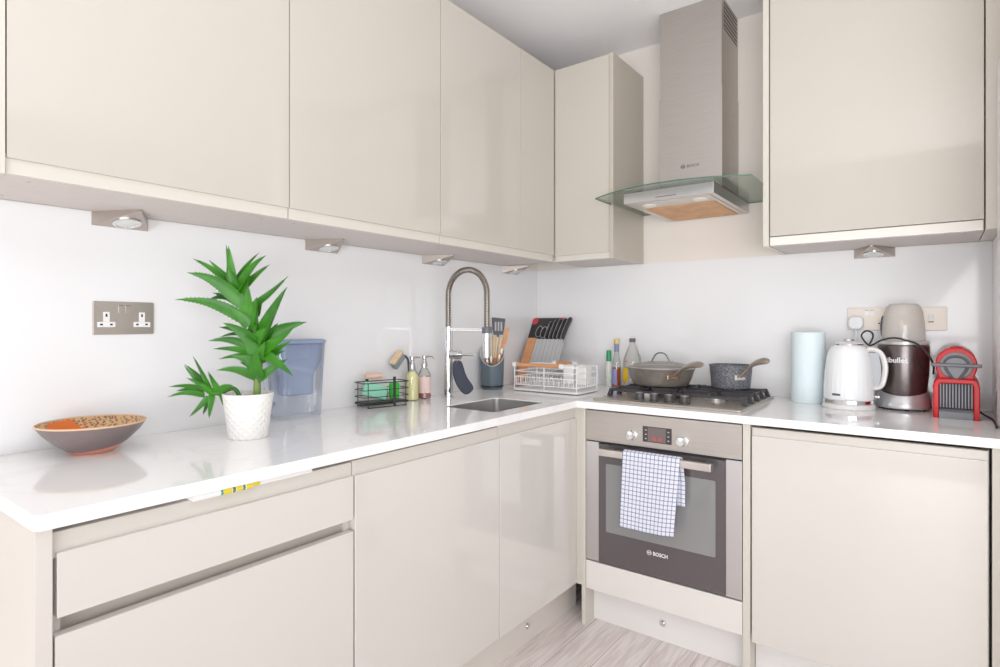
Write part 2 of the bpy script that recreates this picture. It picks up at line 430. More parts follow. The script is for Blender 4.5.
# plinth under the left run
t = thing('plinth', 'cream plinth board under the left cupboards with a round catch', 'plinth', (.52, -1.45, 0), group='plinth boards under the cupboards')
bm = B(); box(bm, (.511, -2.368, .0005), (.527, -.50, .148), .001); part('board', bm, plinth_m, t, world=True)
bm = B(); cyl(bm, (.5268, -.875, .068), (.531, -.875, .068), .0125); cyl(bm, (.531, -.875, .068), (.536, -.875, .068), .007)
part('catch', bm, chrome, t, label='round chrome plinth catch', world=True)

# oven housing
OY = -.617
t = thing('oven_housing', 'cream built-in housing around the oven with a blank panel below', 'oven housing', (.94, -.3, 0))
bm = B(); box(bm, (.6195, OY-.001, 0), (.6365, -.03, .8725), .001); part('side_panel', bm, cream_edge, t, world=True)
bm = B(); box(bm, (1.2385, OY-.001, 0), (1.262, -.03, .8725), .001); part('side_panel', bm, cream_edge, t, world=True)
bm = B(); box(bm, (.638, OY, .149), (1.237, OY+.02, .262), .002); part('front_panel', bm, panel_w, t, label='pale blank panel under the oven', world=True)
bm = B(); box(bm, (.638, OY+.03, .215), (1.237, -.05, .231)); part('shelf', bm, carc_m, t, world=True)
t = thing('plinth', 'white plinth board under the oven with a round catch', 'plinth', (.94, -.54, 0), group='plinth boards under the cupboards')
bm = B(); box(bm, (.6375, -.55, .0005), (1.2375, -.534, .147), .001); part('board', bm, plinth_w, t, world=True)
bm = B(); cyl(bm, (.932, -.5502, .07), (.932, -.554, .07), .0125); cyl(bm, (.932, -.554, .07), (.932, -.559, .07), .007)
part('catch', bm, chrome, t, label='round chrome plinth catch', world=True)

# right base cupboard
t = thing('base_cupboard', 'glossy cream base cupboard right of the oven', 'base cupboard', (1.575, -.3, 0), group='cream base cupboards')
bm = B()
for a, b in (((1.264, -.594, .15), (1.28, -.03, .86)), ((1.865, -.594, .15), (1.881, -.03, .86)), ((1.28, -.046, .15), (1.865, -.03, .86)), ((1.28, -.594, .15), (1.865, -.046, .166))): box(bm, a, b)
part('carcass', bm, carc_m, t, world=True)
bm = B(); box(bm, (1.266, -.608, .82), (1.879, -.585, .860), .002); part('handle_rail', bm, rail_m, t, world=True)
bm = B(); box(bm, (1.267, OY, .136), (1.878, OY+.0215, .833), .0022, 3); part('door', bm, cream_base, t, world=True)
bm = B(); box(bm, (1.8865, OY, 0), (XR, -.59, .8725), .001); part('filler_panel', bm, cream_edge, t, world=True)
bm = B(); box(bm, (1.2635, -.55, .0005), (1.885, -.534, .13), .001)
solo('plinth', bm, plinth_w, 'white plinth board under the right base cupboard', 'plinth', 'plinth boards under the cupboards')

# ================================================================== WORKTOP + SINK
SX0, SX1, SY0, SY1 = .283, .525, -1.078, -.748
def roundcorner(pts, which, r, n=5):
    out = []
    for i, p in enumerate(pts):
        if i in which:
            p = Vector(p); a = (Vector(pts[i-1])-p).normalized(); b = (Vector(pts[(i+1) % len(pts)])-p).normalized()
            c = p+(a+b)*r
            for k in range(n+1):
                th = PI/2*k/n
                out.append(tuple(c - b*r*math.cos(th) - a*r*math.sin(th)))
        else: out.append(p)
    return out
outer = [(.004, -.004), (.004, -2.398), (.608, -2.398), (.608, -.637), (XR-.0005, -.637), (XR-.0005, -.004)]
outer = roundcorner(outer, {2}, .018)
hole = rrect(SX1-SX0, SY1-SY0, .022, 6, (SX0+SX1)/2, (SY0+SY1)/2)
bm = B(); plate(bm, [outer, hole], .027, .0022, Matrix.Translation((0, 0, ZC-.027)))
solo('worktop', bm, quartz, 'long L-shaped white quartz worktop with polished edges', 'worktop', ang=30)
t = thing('sink', 'stainless steel undermounted sink below the spring tap', 'sink', ((SX0+SX1)/2, (SY0+SY1)/2, .69))
bm = B(); lo = []
for (ins, z, r) in ((.0003, ZC-.0035, .022), (.0012, ZC-.0035, .022), (.0015, ZC-.012, .023), (.0022, ZC-.10, .024), (.004, ZC-.17, .026), (.012, ZC-.187, .026), (.03, ZC-.192, .02), (.09, ZC-.195, .02)):
    lo.append([Vector((p[0], p[1], z)) for p in rrect(SX1-SX0-2*ins, SY1-SY0-2*ins, r, 6, (SX0+SX1)/2, (SY0+SY1)/2)])
loft(bm, lo, cap0=False, cap1=True); part('basin', bm, sink_m, t, world=True)
bm = B(); lathe(bm, [(.038, 0), (.038, .003), (.03, .004), (.026, .001), (.004, .002)], 28, ((SX0+SX1)/2-.03, (SY0+SY1)/2, ZC-.1948)); part('drain', bm, chrome, t, world=True)

# ================================================================== OVEN
t = thing('oven', 'built-in stainless steel oven with dark glass door and checked cloth', 'oven', (.9365, -.34, .27))
OX0, OX1 = .6395, 1.2355
bm = B(); box(bm, (.65, OY+.03, .272), (1.225, -.08, .85)); part('oven_body', bm, M('oven_casing', (120, 120, 122), .5, metal=.5), t, world=True)
bm = B(); box(bm, (OX0, OY-.002, .746), (OX1, OY+.029, .866), .0015); fas = part('control_panel', bm, steel_h, t, world=True)
for kx in (.836, 1.031):
    bm = B(); lathe(bm, [(.021, 0), (.021, .003), (.0175, .004), (.0165, .022), (.015, .024), (.001, .0245)], 32)
    bmesh.ops.transform(bm, matrix=face_south(kx, OY-.002, .787), verts=bm.verts); part('knob', bm, chrome, fas, world=True)
bm = B(); box(bm, (.880, OY-.0035, .767), (.992, OY-.0018, .826), .0008, mi=0)
for i in range(3):
    for xx in (.890, .977): box(bm, (xx, OY-.0042, .778+.016*i), (xx+.006, OY-.0036, .7815+.016*i), mi=1)
box(bm, (.9005, OY-.0042, .770), (.9705, OY-.0036, .823), mi=2)
part('display', bm, [M('display_black', (62, 58, 60), .15), M('button_mark', (196, 192, 190), .4), M('display_screen', (112, 98, 98), .1)], fas, world=True)
bm = B()
def seg7(bm, x, z, w, h, on):
    k = .0016; y0, y1 = OY-.0048, OY-.0043
    P = {'a': (0, h-k, w, h), 'g': (0, h/2-k/2, w, h/2+k/2), 'd': (0, 0, w, k), 'f': (0, h/2, k, h), 'e': (0, 0, k, h/2), 'b': (w-k, h/2, w, h), 'c': (w-k, 0, w, h/2)}
    for s in on: a = P[s]; box(bm, (x+a[0], y0, z+a[1]), (x+a[2], y1, z+a[3]))
for i in range(4): seg7(bm, .917+i*.0095+(.004 if i > 1 else 0), .776, .006, .011, 'abcdef')
part('display_digits', bm, M('red_led', (205, 70, 60), .4, emit=((230, 60, 50), .35)), fas, world=True)
bm = B(); box(bm, (OX0, OY, .268), (.6945, OY+.029, .741), .0012); part('side_trim', bm, steel_pale, t, world=True)
bm = B(); box(bm, (1.183, OY, .268), (OX1, OY+.029, .741), .0012); part('side_trim', bm, steel_pale, t, world=True)
bm = B(); box(bm, (.695, OY, .268), (1.1825, OY+.029, .736), .001); door = part('door', bm, dark_glass, t, label='dark glass oven door', world=True)
bm = B(); plate(bm, [rrect(.421, .268, .006, 4)], .0012, .0003, face_south(.9375, OY-.0002, .527)); part('window', bm, win_glass, door, world=True)
bm = B(); box(bm, (OX0+.002, OY+.002, .7415), (OX1-.002, OY+.02, .7455)); part('vent_gap', bm, black, t, world=True)
bm = B(); box(bm, (.722, -.672, .701), (1.148, -.650, .729), .003, 3); han = part('handle', bm, M('handle_steel', (205, 198, 192), .3, metal=1), t, world=True)
for xx in (.735, 1.118):
    bm = B(); box(bm, (xx, -.652, .704), (xx+.03, OY-.0005, .727), .002); part('handle_bracket', bm, grey_d, han, world=True)

def emblem(bm, mat4, r, mi=0):
    t2 = bmesh.new()
    tube(t2, [(r*math.cos(2*PI*k/28), r*math.sin(2*PI*k/28), .0004) for k in range(28)], r*.09, 6, closed=True)
    tube(t2, [(r*.62*math.cos(a), r*.62*math.sin(a), .0004) for a in [R(-60+12*k) for k in range(11)]], r*.09, 6)
    tube(t2, [(r*.62*math.cos(a), r*.62*math.sin(a), .0004) for a in [R(120+12*k) for k in range(11)]], r*.09, 6)
    box(t2, (-r*.38, -r*.09, 0), (r*.38, r*.09, .0007)); 
    for sx in (-1, 1): box(t2, (sx*r*.38-r*.08, -r*.5, 0), (sx*r*.38+r*.08, r*.5, .0007))
    merge(bm, t2, mat4, mi)
bm = B(); emblem(bm, face_south(.905, OY-.0008, .3535), .0085)
tx = text_bm('BOSCH', .019, .0004, .0004); merge(bm, tx, face_south(.9195, OY-.0008, .3468) @ Matrix.Diagonal((.92, 1, 1, 1)))
part('logo', bm, ink_w, door, label='white maker lettering on the oven door', world=True)

# ---- tea towel over the oven handle
def tea_towel():
    bm = B(); uvl = bm.loops.layers.uv.new('UVMap')
    W = .218; N = 36
    prof = []
    for k in range(27): prof.append((-.6745, .452+(.729-.452)*k/26, 0))                          # front, bottom to top
    for k in range(1, 7): a = PI*k/7; prof.append((-.661-.0135*math.cos(a), .7295+.0075*math.sin(a), 0))
    for k in range(17): prof.append((-.6475+.0005*0, .729-(.729-.560)*k/16, 1))
    L = [0]
    for a, b in zip(prof, prof[1:]): L.append(L[-1]+math.hypot(a[0]-b[0], a[1]-b[1]))
    g = []
    for i, (y, z, back) in enumerate(prof):
        row = []
        drop = max(0, min(1, (.735-z)/.27))
        for j in range(N+1):
            u = j/N
            x = .824+W*u + (-.010*drop - .012*drop*u if not back else .009*min(1, drop*3))
            fold = math.sin(u*9+1)*.5+math.sin(u*17+.4)*.3
            yy = y + ((-.004*drop*(1+fold)) if not back else .0012*fold*drop)
            zz = z + (0 if back else (-.006*drop*math.sin(u*3.0+.3)))
            row.append((bm.verts.new((x, yy, zz)), (u, L[i]/W)))
        g.append(row)
    for i in range(len(g)-1):
        for j in range(N):
            q = (g[i][j], g[i][j+1], g[i+1][j+1], g[i+1][j])
            f = bm.faces.new([v for v, _ in q])
            for lp, (_, uv) in zip(f.loops, q): lp[uvl].uv = uv
    t3 = bm
    o = solo('tea_towel', t3, grid_material('checked_cotton', (226, 228, 242), (74, 82, 116), 14, 14, .17), 'white and navy checked tea towel draped over the oven handle', 'towel', ang=80)
    md = o.modifiers.new('thickness', 'SOLIDIFY'); md.thickness = .0012; md.offset = 0
tea_towel()

# ================================================================== COOKER HOOD
t = thing('cooker_hood', 'stainless steel cooker hood with curved glass canopy between the wall cupboards', 'cooker hood', (.931, -.13, 1.69))
bm = B(); box(bm, (.799, -.25, 1.737), (1.065, -.004, 2.19), .001); ch = part('chimney', bm, steel, t, label='lower chimney section', world=True)
bm = B(); box(bm, (.8015, -.2475, 2.1905), (1.0625, -.004, CEIL-.001), .001); up = part('chimney', bm, steel, t, label='upper chimney section', world=True)
bm = B()
box(bm, (1.0626, -.218, 2.43), (1.0633, -.022, 2.545), mi=0)
for k in range(6): box(bm, (1.0626, -.216, 2.437+.018*k), (1.0645, -.024, 2.442+.018*k), mi=1)
part('vent_grille', bm, [M('vent_dark', (84, 76, 68), .5), steel], up, world=True)
bm = B(); box(bm, (.7525, -.51, 1.694), (1.1095, -.006, 1.7355), .0015); bd = part('hood_body', bm, steel_pale, t, world=True)
bm = B(); box(bm, (.772, -.49, 1.6915), (1.09, -.02, 1.694), .0005); part('underside_panel', bm, M('hood_underside', (208, 202, 194), .35, metal=.7), bd, world=True)
bm = B(); box(bm, (.79, -.375, 1.688), (1.072, -.04, 1.6915), .001)
part('grease_filter', bm, M('filter_mesh', (222, 172, 118), .45, metal=.3, var=(14, (196, 136, 84)), bump=(300, .4)), bd, world=True)
for xx in (.83, 1.034):
    bm = B(); lathe(bm, [(.028, 0), (.028, .002), (.024, .0035), (.001, .0035)], 28); bmesh.ops.transform(bm, matrix=basis((xx, -.435, 1.6915), (1, 0, 0), (0, -1, 0)), verts=bm.verts)
    part('lamp', bm, M('hood_lamp', (236, 232, 222), .3), bd, world=True)
bm = B(); box(bm, (.884, -.5115, 1.7035), (.970, -.5098, 1.7255), .0008, mi=0)
for k in range(5): box(bm, (.888+.016*k, -.513, 1.711), (.899+.016*k, -.5114, 1.7205), .0006, mi=0)
box(bm, (.886, -.5122, 1.7042), (.968, -.5112, 1.7065), mi=1)
part('control_buttons', bm, [steel_pale, ink], bd, world=True)
def canopy(inset=0):
    pts = [(.612+inset, -.006), (.612+inset, -.488)]
    n = 22
    for k in range(1, n): u = k/n; pts.append((.612+.630*u, -.488-.106*4*u*(1-u)*(.94)-.02*u))
    pts += [(1.242-inset, -.508), (1.242-inset, -.006)]
    return [(p[0], p[1]+ (inset if p[1] < -.3 else 0)) for p in pts]
bm = B(); pl = canopy(); a = [bm.verts.new((p[0], p[1], 1.7362)) for p in pl]; c = [bm.verts.new((p[0], p[1], 1.7412)) for p in pl]
bm.faces.new(a); bm.faces.new(list(reversed(c)))
for k in range(len(pl)):
    f = bm.faces.new((a[k], a[(k+1) % len(pl)], c[(k+1) % len(pl)], c[k])); f.material_index = 1
part('glass_canopy', bm, [glass_g, glass_edge], t, label='curved green-tinted glass', world=True, smooth=False)
bm = B(); emblem(bm, face_south(.903, -.2505, 1.878), .0085)
merge(bm, text_bm('BOSCH', .017, .0004), face_south(.920, -.2505, 1.872) @ Matrix.Diagonal((.95, 1, 1, 1)))
part('logo', bm, ink, ch, label='small grey maker lettering', world=True)

# ================================================================== HOB
t = thing('gas_hob', 'stainless steel gas hob with four burners set in the worktop', 'hob', (.933, -.32, ZC))
HX0, HX1, HY0, HY1 = .643, 1.224, -.578, -.058
bm = B(); plate(bm, [rrect(HX1-HX0, HY1-HY0, .012, 4)], .008, .003, Matrix.Translation(((HX0+HX1)/2, (HY0+HY1)/2, ZC)))
part('hob_plate', bm, M('hob_steel', (205, 196, 186), .34, metal=.9, var=(10, (192, 183, 173)), stretch=(40, 1, 1)), t, world=True)
burn = [(.790, -.37, .035), (.790, -.17, .042), (1.075, -.37, .026), (1.075, -.17, .035)]
bsteel = M('burner_alloy', (196, 192, 186), .4, metal=.8)
for (bx, by, br) in burn:
    bm = B(); lathe(bm, [(br*1.45, 0), (br*1.45, .004), (br*1.15, .006), (br*1.1, .015), (br*.9, .016)], 32, (bx, by, ZC+.0078)); bb = part('burner', bm, bsteel, t, world=True)
    bm = B(); lathe(bm, [(br*.98, 0), (br*.98, .006), (br*.9, .008), (.001, .0085)], 32, (bx, by, ZC+.0242)); part('burner_cap', bm, black, bb, world=True)
TZ = .944
def trivet(x0, x1, y0, y1, bs):
    bm = B(); h = .0065; z0 = TZ-.016
    def bar(a, b, w=.0042, zt=TZ, zb=None):
        a = Vector(a); b = Vector(b); d = (b-a).normalized(); s = Vector((-d.y, d.x))*w
        zb = z0 if zb is None else zb
        loft(bm, [[Vector((a.x+s.x, a.y+s.y, zb)), Vector((a.x-s.x, a.y-s.y, zb)), Vector((a.x-s.x*.75, a.y-s.y*.75, zt)), Vector((a.x+s.x*.75, a.y+s.y*.75, zt))],
                  [Vector((b.x+s.x, b.y+s.y, zb)), Vector((b.x-s.x, b.y-s.y, zb)), Vector((b.x-s.x*.75, b.y-s.y*.75, zt)), Vector((b.x+s.x*.75, b.y+s.y*.75, zt))]])
    for yy in (y0, y1): bar((x0, yy), (x1, yy), zt=TZ-.006)
    for xx in (x0, x1): bar((xx, y0), (xx, y1), zt=TZ-.006)
    for (bx, by) in bs:
        bar((x0, by), (bx-.022, by)); bar((x1, by), (bx+.022, by))
        e0 = y0 if by < (y0+y1)/2 else (y0+y1)/2; e1 = (y0+y1)/2 if by < (y0+y1)/2 else y1
        bar((bx, e0), (bx, by-.022)); bar((bx, e1), (bx, by+.022))
    bar((x0, (y0+y1)/2), (x1, (y0+y1)/2))
    for xx in (x0, x1):                                                # feet: sloping blocks down to the plate
        for yy in [y0+(y1-y0)*q/4 for q in range(5)]:
            s = 1 if xx == x1 else -1
            loft(bm, [[Vector((xx+s*.010+dx, yy+dy, ZC+.0085)) for dx, dy in ((-.009, -.009), (.009, -.009), (.009, .009), (-.009, .009))],
                      [Vector((xx+dx, yy+dy, TZ-.004)) for dx, dy in ((-.008, -.0065), (.006, -.0065), (.006, .0065), (-.008, .0065))]])
    return bm
part('pan_support', trivet(.672, .922, -.452, -.092, [burn[0][:2], burn[1][:2]]), iron, t, label='left cast iron pan support', world=True)
part('pan_support', trivet(.945, 1.195, -.452, -.092, [burn[2][:2], burn[3][:2]]), iron, t, label='right cast iron pan support', world=True)
for k, kx in enumerate((.822, .882, .942, 1.002)):
    bm = B(); lathe(bm, [(.0195, 0), (.0195, .004), (.0165, .006), (.0175, .022), (.0165, .027), (.013, .029), (.001, .029)], 28, (kx, -.513-.012*0-.0002*k, ZC+.0078), mi=0)
    kb = part('knob', bm, M('knob_black', (66, 64, 66), .35), t, world=True)
    bm = B(); lathe(bm, [(.0155, 0), (.0150, .0015), (.001, .002)], 28, (kx, -.513, ZC+.0366)); part('knob_cap', bm, nickel, kb, world=True)

# ---- pans
def pan_handle(p0, p1, zup, mat, t, brmat, br_c, br_t, br_w):
    """bracket on the side, two thin stays and a swelling grip"""
    p0 = Vector(p0); p1 = Vector(p1); d = (p1-p0); side = Vector((-d.y, d.x, 0)).normalized()
    g0 = p0+d*.32+Vector((0, 0, zup*.58))
    bm = B()
    path = spline([p0+side*.012*s*0+Vector((0, 0, 0)) for s in (1,)]+[p0+d*.14+Vector((0, 0, zup*.12)), g0, p0+d*.55+Vector((0, 0, zup*.86)), p0+d*.8+Vector((0, 0, zup*1.0)), p1+Vector((0, 0, zup*1.0))], 6)
    n = len(path); rad = []
    for k in range(n):
        u = k/(n-1); rad.append(.0045 if u < .28 else (0.0045+.0115*math.sin(min(1, (u-.28)/.5)*PI/2) if u < .8 else .016-.009*((u-.8)/.2)**2))
    tube(bm, path, rad, 10, flat=.62)
    for s in (-1, 1): tube(bm, spline([p0+side*.020*s, p0+d*.16+side*.012*s+Vector((0, 0, zup*.2)), g0], 5), .0038, 8)
    h = part('handle', bm, mat, t, world=True)
    bm = B(); box(bm, (-br_w, -.006, -.011), (br_w, .006, .011), .004, 3); bmesh.ops.transform(bm, matrix=basis(br_c, side, (0, 0, 1)) @ Matrix.Rotation(PI/2, 4, 'X'), verts=bm.verts)
    part('handle_bracket', bm, brmat, h, world=True)
pan_out = M('worn_grey_enamel', (140, 134, 126), .35, metal=.35, var=(30, (122, 114, 104)))
px, py = .805, -.25
t = thing('frying_pan', 'wide grey lidded sauté pan on the left burners', 'pan', (px, py, TZ))
bm = B(); lathe(bm, [(.001, 0), (.108, 0), (.117, .006), (.129, .03), (.139, .062), (.1425, .070), (.145, .073), (.143, .076), (.139, .073), (.134, .058), (.124, .03), (.110, .008), (.001, .006)], 48, (px, py, TZ+.001)); part('pan_body', bm, pan_out, t, world=True)
bm = B(); lathe(bm, [(.138, 0), (.136, .003), (.11, .014), (.06, .024), (.001, .028)], 48, (px, py, TZ+.077), cap0=False); lid = part('lid', bm, thin_glass('lid_glass', (226, 226, 222), .12, body=.35, body_rgb=(206, 202, 194)), t, label='domed glass lid', world=True)
bm = B(); tube(bm, [((px+.1385*math.cos(2*PI*k/48)), py+.1385*math.sin(2*PI*k/48), TZ+.0785) for k in range(48)], .0032, 8, closed=True); part('lid_rim', bm, steel_pale, lid, world=True)
vr = Vector((.8, .6, 0)); bm = B()
c0 = Vector((px, py, TZ+.100))
tube(bm, spline([c0+vr*-.055+Vector((0, 0, .000)), c0+vr*-.040, c0+vr*-.034+Vector((0, 0, .012)), c0+vr*-.020+Vector((0, 0, .034)), c0+Vector((0, 0, .040)), c0+vr*.020+Vector((0, 0, .034)), c0+vr*.034+Vector((0, 0, .012)), c0+vr*.040, c0+vr*.055], 5), .0042, 10, flat=.6); part('lid_handle', bm, grey_d, lid, label='arched steel lid handle', world=True)
hd = Vector((.726, -.688, 0)); 
mt_ = Vector((px, py, TZ+.045))+Vector((.68, -.73, 0)).normalized()*.131
pan_handle(mt_, Vector((1.066, -.497, mt_.z)), .066, M('worn_handle_steel', (176, 162, 148), .3, metal=.7), t, copper, mt_, hd, .027)
sx, sy = 1.08, -.18
speck = M('speckled_grey', (112, 114, 122), .45)
nt = speck.node_tree; n = nt.nodes.new('ShaderNodeTexNoise'); n.inputs['Scale'].default_value = 190; n.inputs['Detail'].default_value = 2
rp = nt.nodes.new('ShaderNodeValToRGB'); e = rp.color_ramp.elements; e[0].position = .45; e[0].color = lin((84, 86, 94)); e[1].position = .75; e[1].color = lin((146, 146, 150))
tc = nt.nodes.new('ShaderNodeTexCoord'); nt.links.new(tc.outputs['Object'], n.inputs['Vector']); nt.links.new(n.outputs['Fac'], rp.inputs[0]); nt.links.new(rp.outputs[0], nt.nodes['Principled BSDF'].inputs['Base Color'])
t = thing('saucepan', 'speckled grey saucepan on the right rear burner', 'pan', (sx, sy, TZ))
bm = B(); lathe(bm, [(.001, 0), (.072, 0), (.0765, .006), (.0805, .05), (.0838, .088), (.0855, .091), (.0855, .096), (.082, .096), (.079, .085), (.075, .012), (.001, .008)], 44, (sx, sy, TZ+.001)); part('pan_body', bm, speck, t, world=True)
m2 = Vector((sx, sy, TZ+.05))+Vector((.63, -.777, 0))*.083
pan_handle(m2, Vector((1.257, -.318, m2.z)), .073, M('taupe_handle', (158, 146, 134), .35, metal=.5), t, M('pale_bracket', (222, 216, 206), .35, metal=.4), m2, None, .026)

# ================================================================== TAP
t = thing('kitchen_tap', 'tall chrome spring kitchen tap behind the sink', 'tap', (.109, -.854, ZC))
TX, TY = .109, -.854
bm = B(); lathe(bm, [(.024, 0), (.024, .004), (.0195, .006), (.0185, .270), (.0185, .278), (.0205, .279), (.0205, .298), (.010, .300)], 28, (TX, TY, ZC)); col = part('tap_column', bm, chrome, t, world=True)
top = []
for k in range(14): top.append((TX, TY, 1.198+.0099*k))
for k in range(1, 24): a = PI-PI*k/24; top.append((.2135+.1045*math.cos(a), TY, 1.331+.1045*math.sin(a)*.99))
for k in range(10): top.append((.318, TY, 1.329-.0150*k))
bm = B(); tube(bm, top, .0105, 12)
L = 0; acc = [0]
for a, b in zip(top, top[1:]): L += (Vector(a)-Vector(b)).length; acc.append(L)
fr = frames([Vector(p) for p in top]); hel = []; turns = 58; steps = turns*8
for k in range(steps+1):
    s = L*k/steps; i = max(j for j in range(len(acc)) if acc[j] <= s+1e-9); i = min(i, len(top)-2); u = (s-acc[i])/(acc[i+1]-acc[i])
    p = Vector(top[i]).lerp(Vector(top[i+1]), u); a = 2*PI*turns*k/steps
    hel.append(p+(fr[i][0]*math.cos(a)+fr[i][1]*math.sin(a))*.0115)
tube(bm, hel, .0022, 5)
part('spring_hose', bm, spring_m, t, label='arched hose wrapped in a steel spring', world=True)
bm = B(); lathe(bm, [(.010, .0), (.0155, .003), (.0165, .03), (.0165, .08), (.0185, .083), (.0185, .112), (.012, .116)], 24, (.318, TY, 1.072), mi=0); sph = part('spray_head', bm, chrome, t, world=True)
bm = B(); lathe(bm, [(.0195, 0), (.0205, .002), (.0205, .024), (.0185, .026)], 24, (.318, TY, 1.172)); part('hose_collar', bm, grey_d, sph, world=True)
bm = B(); box(bm, (TX+.018, TY-.005, 1.178), (.300, TY+.005, 1.196), .003); part('holder_arm', bm, M('pale_arm_chrome', (232, 230, 230), .12, metal=.9), t, world=True)
bm = B(); cyl(bm, (TX+.017, TY, 1.08), (TX+.064, TY, 1.08), .0185, seg=24); cyl(bm, (TX+.064, TY, 1.082), (TX+.145, TY, 1.084), .0055, .007, seg=14); part('lever', bm, chrome, t, world=True)
# scrubber hung from the lever
bm = B()
spine = spline([(.150, -.842, 1.056), (.152, -.842, 1.030), (.160, -.842, .998), (.178, -.842, .966), (.202, -.842, .942), (.222, -.842, .928)], 8)
ns = len(spine)-1
tube(bm, spine, [.004+.027*max(0, 1-abs(2*k/ns-1)**4)**.5*(.72+.28*k/ns) for k in range(ns+1)], 20, flat=.42)
sc = solo('hanging_scrubber', bm, M('dark_sponge', (66, 70, 82), .9, bump=(120, .5)), 'dark kidney-shaped sponge hanging from the tap lever', 'sponge')
bm = B(); tube(bm, [Vector((.153, -.846, 1.0815))+Vector((math.cos(a)*.007, math.sin(a)*.003, math.sin(a)*.024-.008)) for a in [2*PI*k/16 for k in range(16)]], .0014, 6, closed=True)
o = part('hanging_loop', bm, grey_pl, sc, world=True)

# ================================================================== LEFT WORKTOP ITEMS
# ---- bowl
t = thing('wooden_bowl', 'shallow dark carved bowl with orange inside at the left', 'bowl', (.125, -2.16, ZC))
bm = B()
prof_o = [(.040, 0), (.044, .001), (.058, .012), (.080, .030), (.099, .050), (.112, .069)]
lathe(bm, [(.001, 0)]+prof_o+[(.113, .071), (.111, .071)], 56, cap1=False, cap0=True)
bowl_out = M('dark_bowl_outside', (128, 112, 112), .35, var=(9, (112, 98, 98)))
nt = bowl_out.node_tree; bs = nt.nodes['Principled BSDF']; src = bs.inputs['Base Color'].links[0].from_socket
tc = nt.nodes.new('ShaderNodeTexCoord'); sp = nt.nodes.new('ShaderNodeSeparateXYZ'); nt.links.new(tc.outputs['Object'], sp.inputs[0])
ad = nt.nodes.new('ShaderNodeMath'); ad.operation = 'MULTIPLY_ADD'; ad.inputs[1].default_value = -.14; nt.links.new(sp.outputs[1], ad.inputs[0]); nt.links.new(sp.outputs[2], ad.inputs[2])
ls = nt.nodes.new('ShaderNodeMath'); ls.operation = 'LESS_THAN'; ls.inputs[1].default_value = .013; nt.links.new(ad.outputs[0], ls.inputs[0])
mx = nt.nodes.new('ShaderNodeMix'); mx.data_type = 'RGBA'; nt.links.new(ls.outputs[0], mx.inputs[0]); nt.links.new(src, mx.inputs[6]); mx.inputs[7].default_value = lin((226, 150, 126)); nt.links.new(mx.outputs[2], bs.inputs['Base Color'])
part('bowl_body', bm, bowl_out, t)
bm = B(); lathe(bm, [(.111, .071), (.107, .066), (.094, .050), (.074, .031), (.05, .016), (.001, .010)], 56, cap0=False)
bi = M('patterned_bowl_inside', (206, 150, 100), .5)
nt = bi.node_tree; bs = nt.nodes['Principled BSDF']; tc = nt.nodes.new('ShaderNodeTexCoord')
vo = nt.nodes.new('ShaderNodeTexVoronoi'); vo.inputs['Scale'].default_value = 150; nt.links.new(tc.outputs['Object'], vo.inputs['Vector'])
rp = nt.nodes.new('ShaderNodeValToRGB'); e = rp.color_ramp.elements; e[0].position = .25; e[0].color = lin((120, 88, 66)); e[1].position = .6; e[1].color = lin((214, 172, 124)); nt.links.new(vo.outputs['Distance'], rp.inputs[0])
nd = nt.nodes.new('ShaderNodeTexNoise'); nd.inputs['Scale'].default_value = 26; nt.links.new(tc.outputs['Object'], nd.inputs['Vector'])
va = nt.nodes.new('ShaderNodeVectorMath'); va.operation = 'SCALE'; va.inputs['Scale'].default_value = .07; nt.links.new(nd.outputs['Color'], va.inputs[0])
vb = nt.nodes.new('ShaderNodeVectorMath'); vb.operation = 'ADD'; nt.links.new(va.outputs[0], vb.inputs[0]); nt.links.new(tc.outputs['Object'], vb.inputs[1])
vd = nt.nodes.new('ShaderNodeVectorMath'); vd.operation = 'DISTANCE'; vd.inputs[1].default_value = (-.040, .005, .085); nt.links.new(vb.outputs[0], vd.inputs[0])
n4 = nt.nodes.new('ShaderNodeMath'); n4.operation = 'LESS_THAN'; n4.inputs[1].default_value = .044; nt.links.new(vd.outputs['Value'], n4.inputs[0])
mx = nt.nodes.new('ShaderNodeMix'); mx.data_type = 'RGBA'; nt.links.new(n4.outputs[0], mx.inputs[0]); nt.links.new(rp.outputs[0], mx.inputs[6]); mx.inputs[7].default_value = lin((226, 112, 44)); nt.links.new(mx.outputs[2], bs.inputs['Base Color'])
part('bowl_inside', bm, bi, t, label='orange and brown patterned inside')
bm = B(); tube(bm, [(.112*math.cos(2*PI*k/56), .112*math.sin(2*PI*k/56), .071) for k in range(56)], .0022, 8, closed=True); part('rim', bm, M('pale_rim', (222, 186, 150), .5), t)

# ---- aloe in a pot; leaf tips are laid out in a plane square to the room's diagonal, then given depth
t = thing('potted_aloe', 'tall spiky green aloe in a white textured pot', 'plant', (.262, -1.838, ZC), R(36.96))
bm = B(); prof = [(.001, 0), (.047, 0), (.050, .003)]
for k in range(1, 15): u = k/15; prof.append((.050+.0145*u, .003+.113*u))
prof += [(.0650, .118), (.0655, .121), (.0635, .122), (.0615, .119), (.058, .104), (.001, .104)]
lathe(bm, prof, 56)
potm = M('white_textured_pot', (246, 244, 240), .4)
nt = potm.node_tree; bs = nt.nodes['Principled BSDF']; tc = nt.nodes.new('ShaderNodeTexCoord')
sp = nt.nodes.new('ShaderNodeSeparateXYZ'); nt.links.new(tc.outputs['Object'], sp.inputs[0])
at = nt.nodes.new('ShaderNodeMath'); at.operation = 'ARCTAN2'; nt.links.new(sp.outputs[1], at.inputs[0]); nt.links.new(sp.outputs[0], at.inputs[1])
cmb = nt.nodes.new('ShaderNodeCombineXYZ')
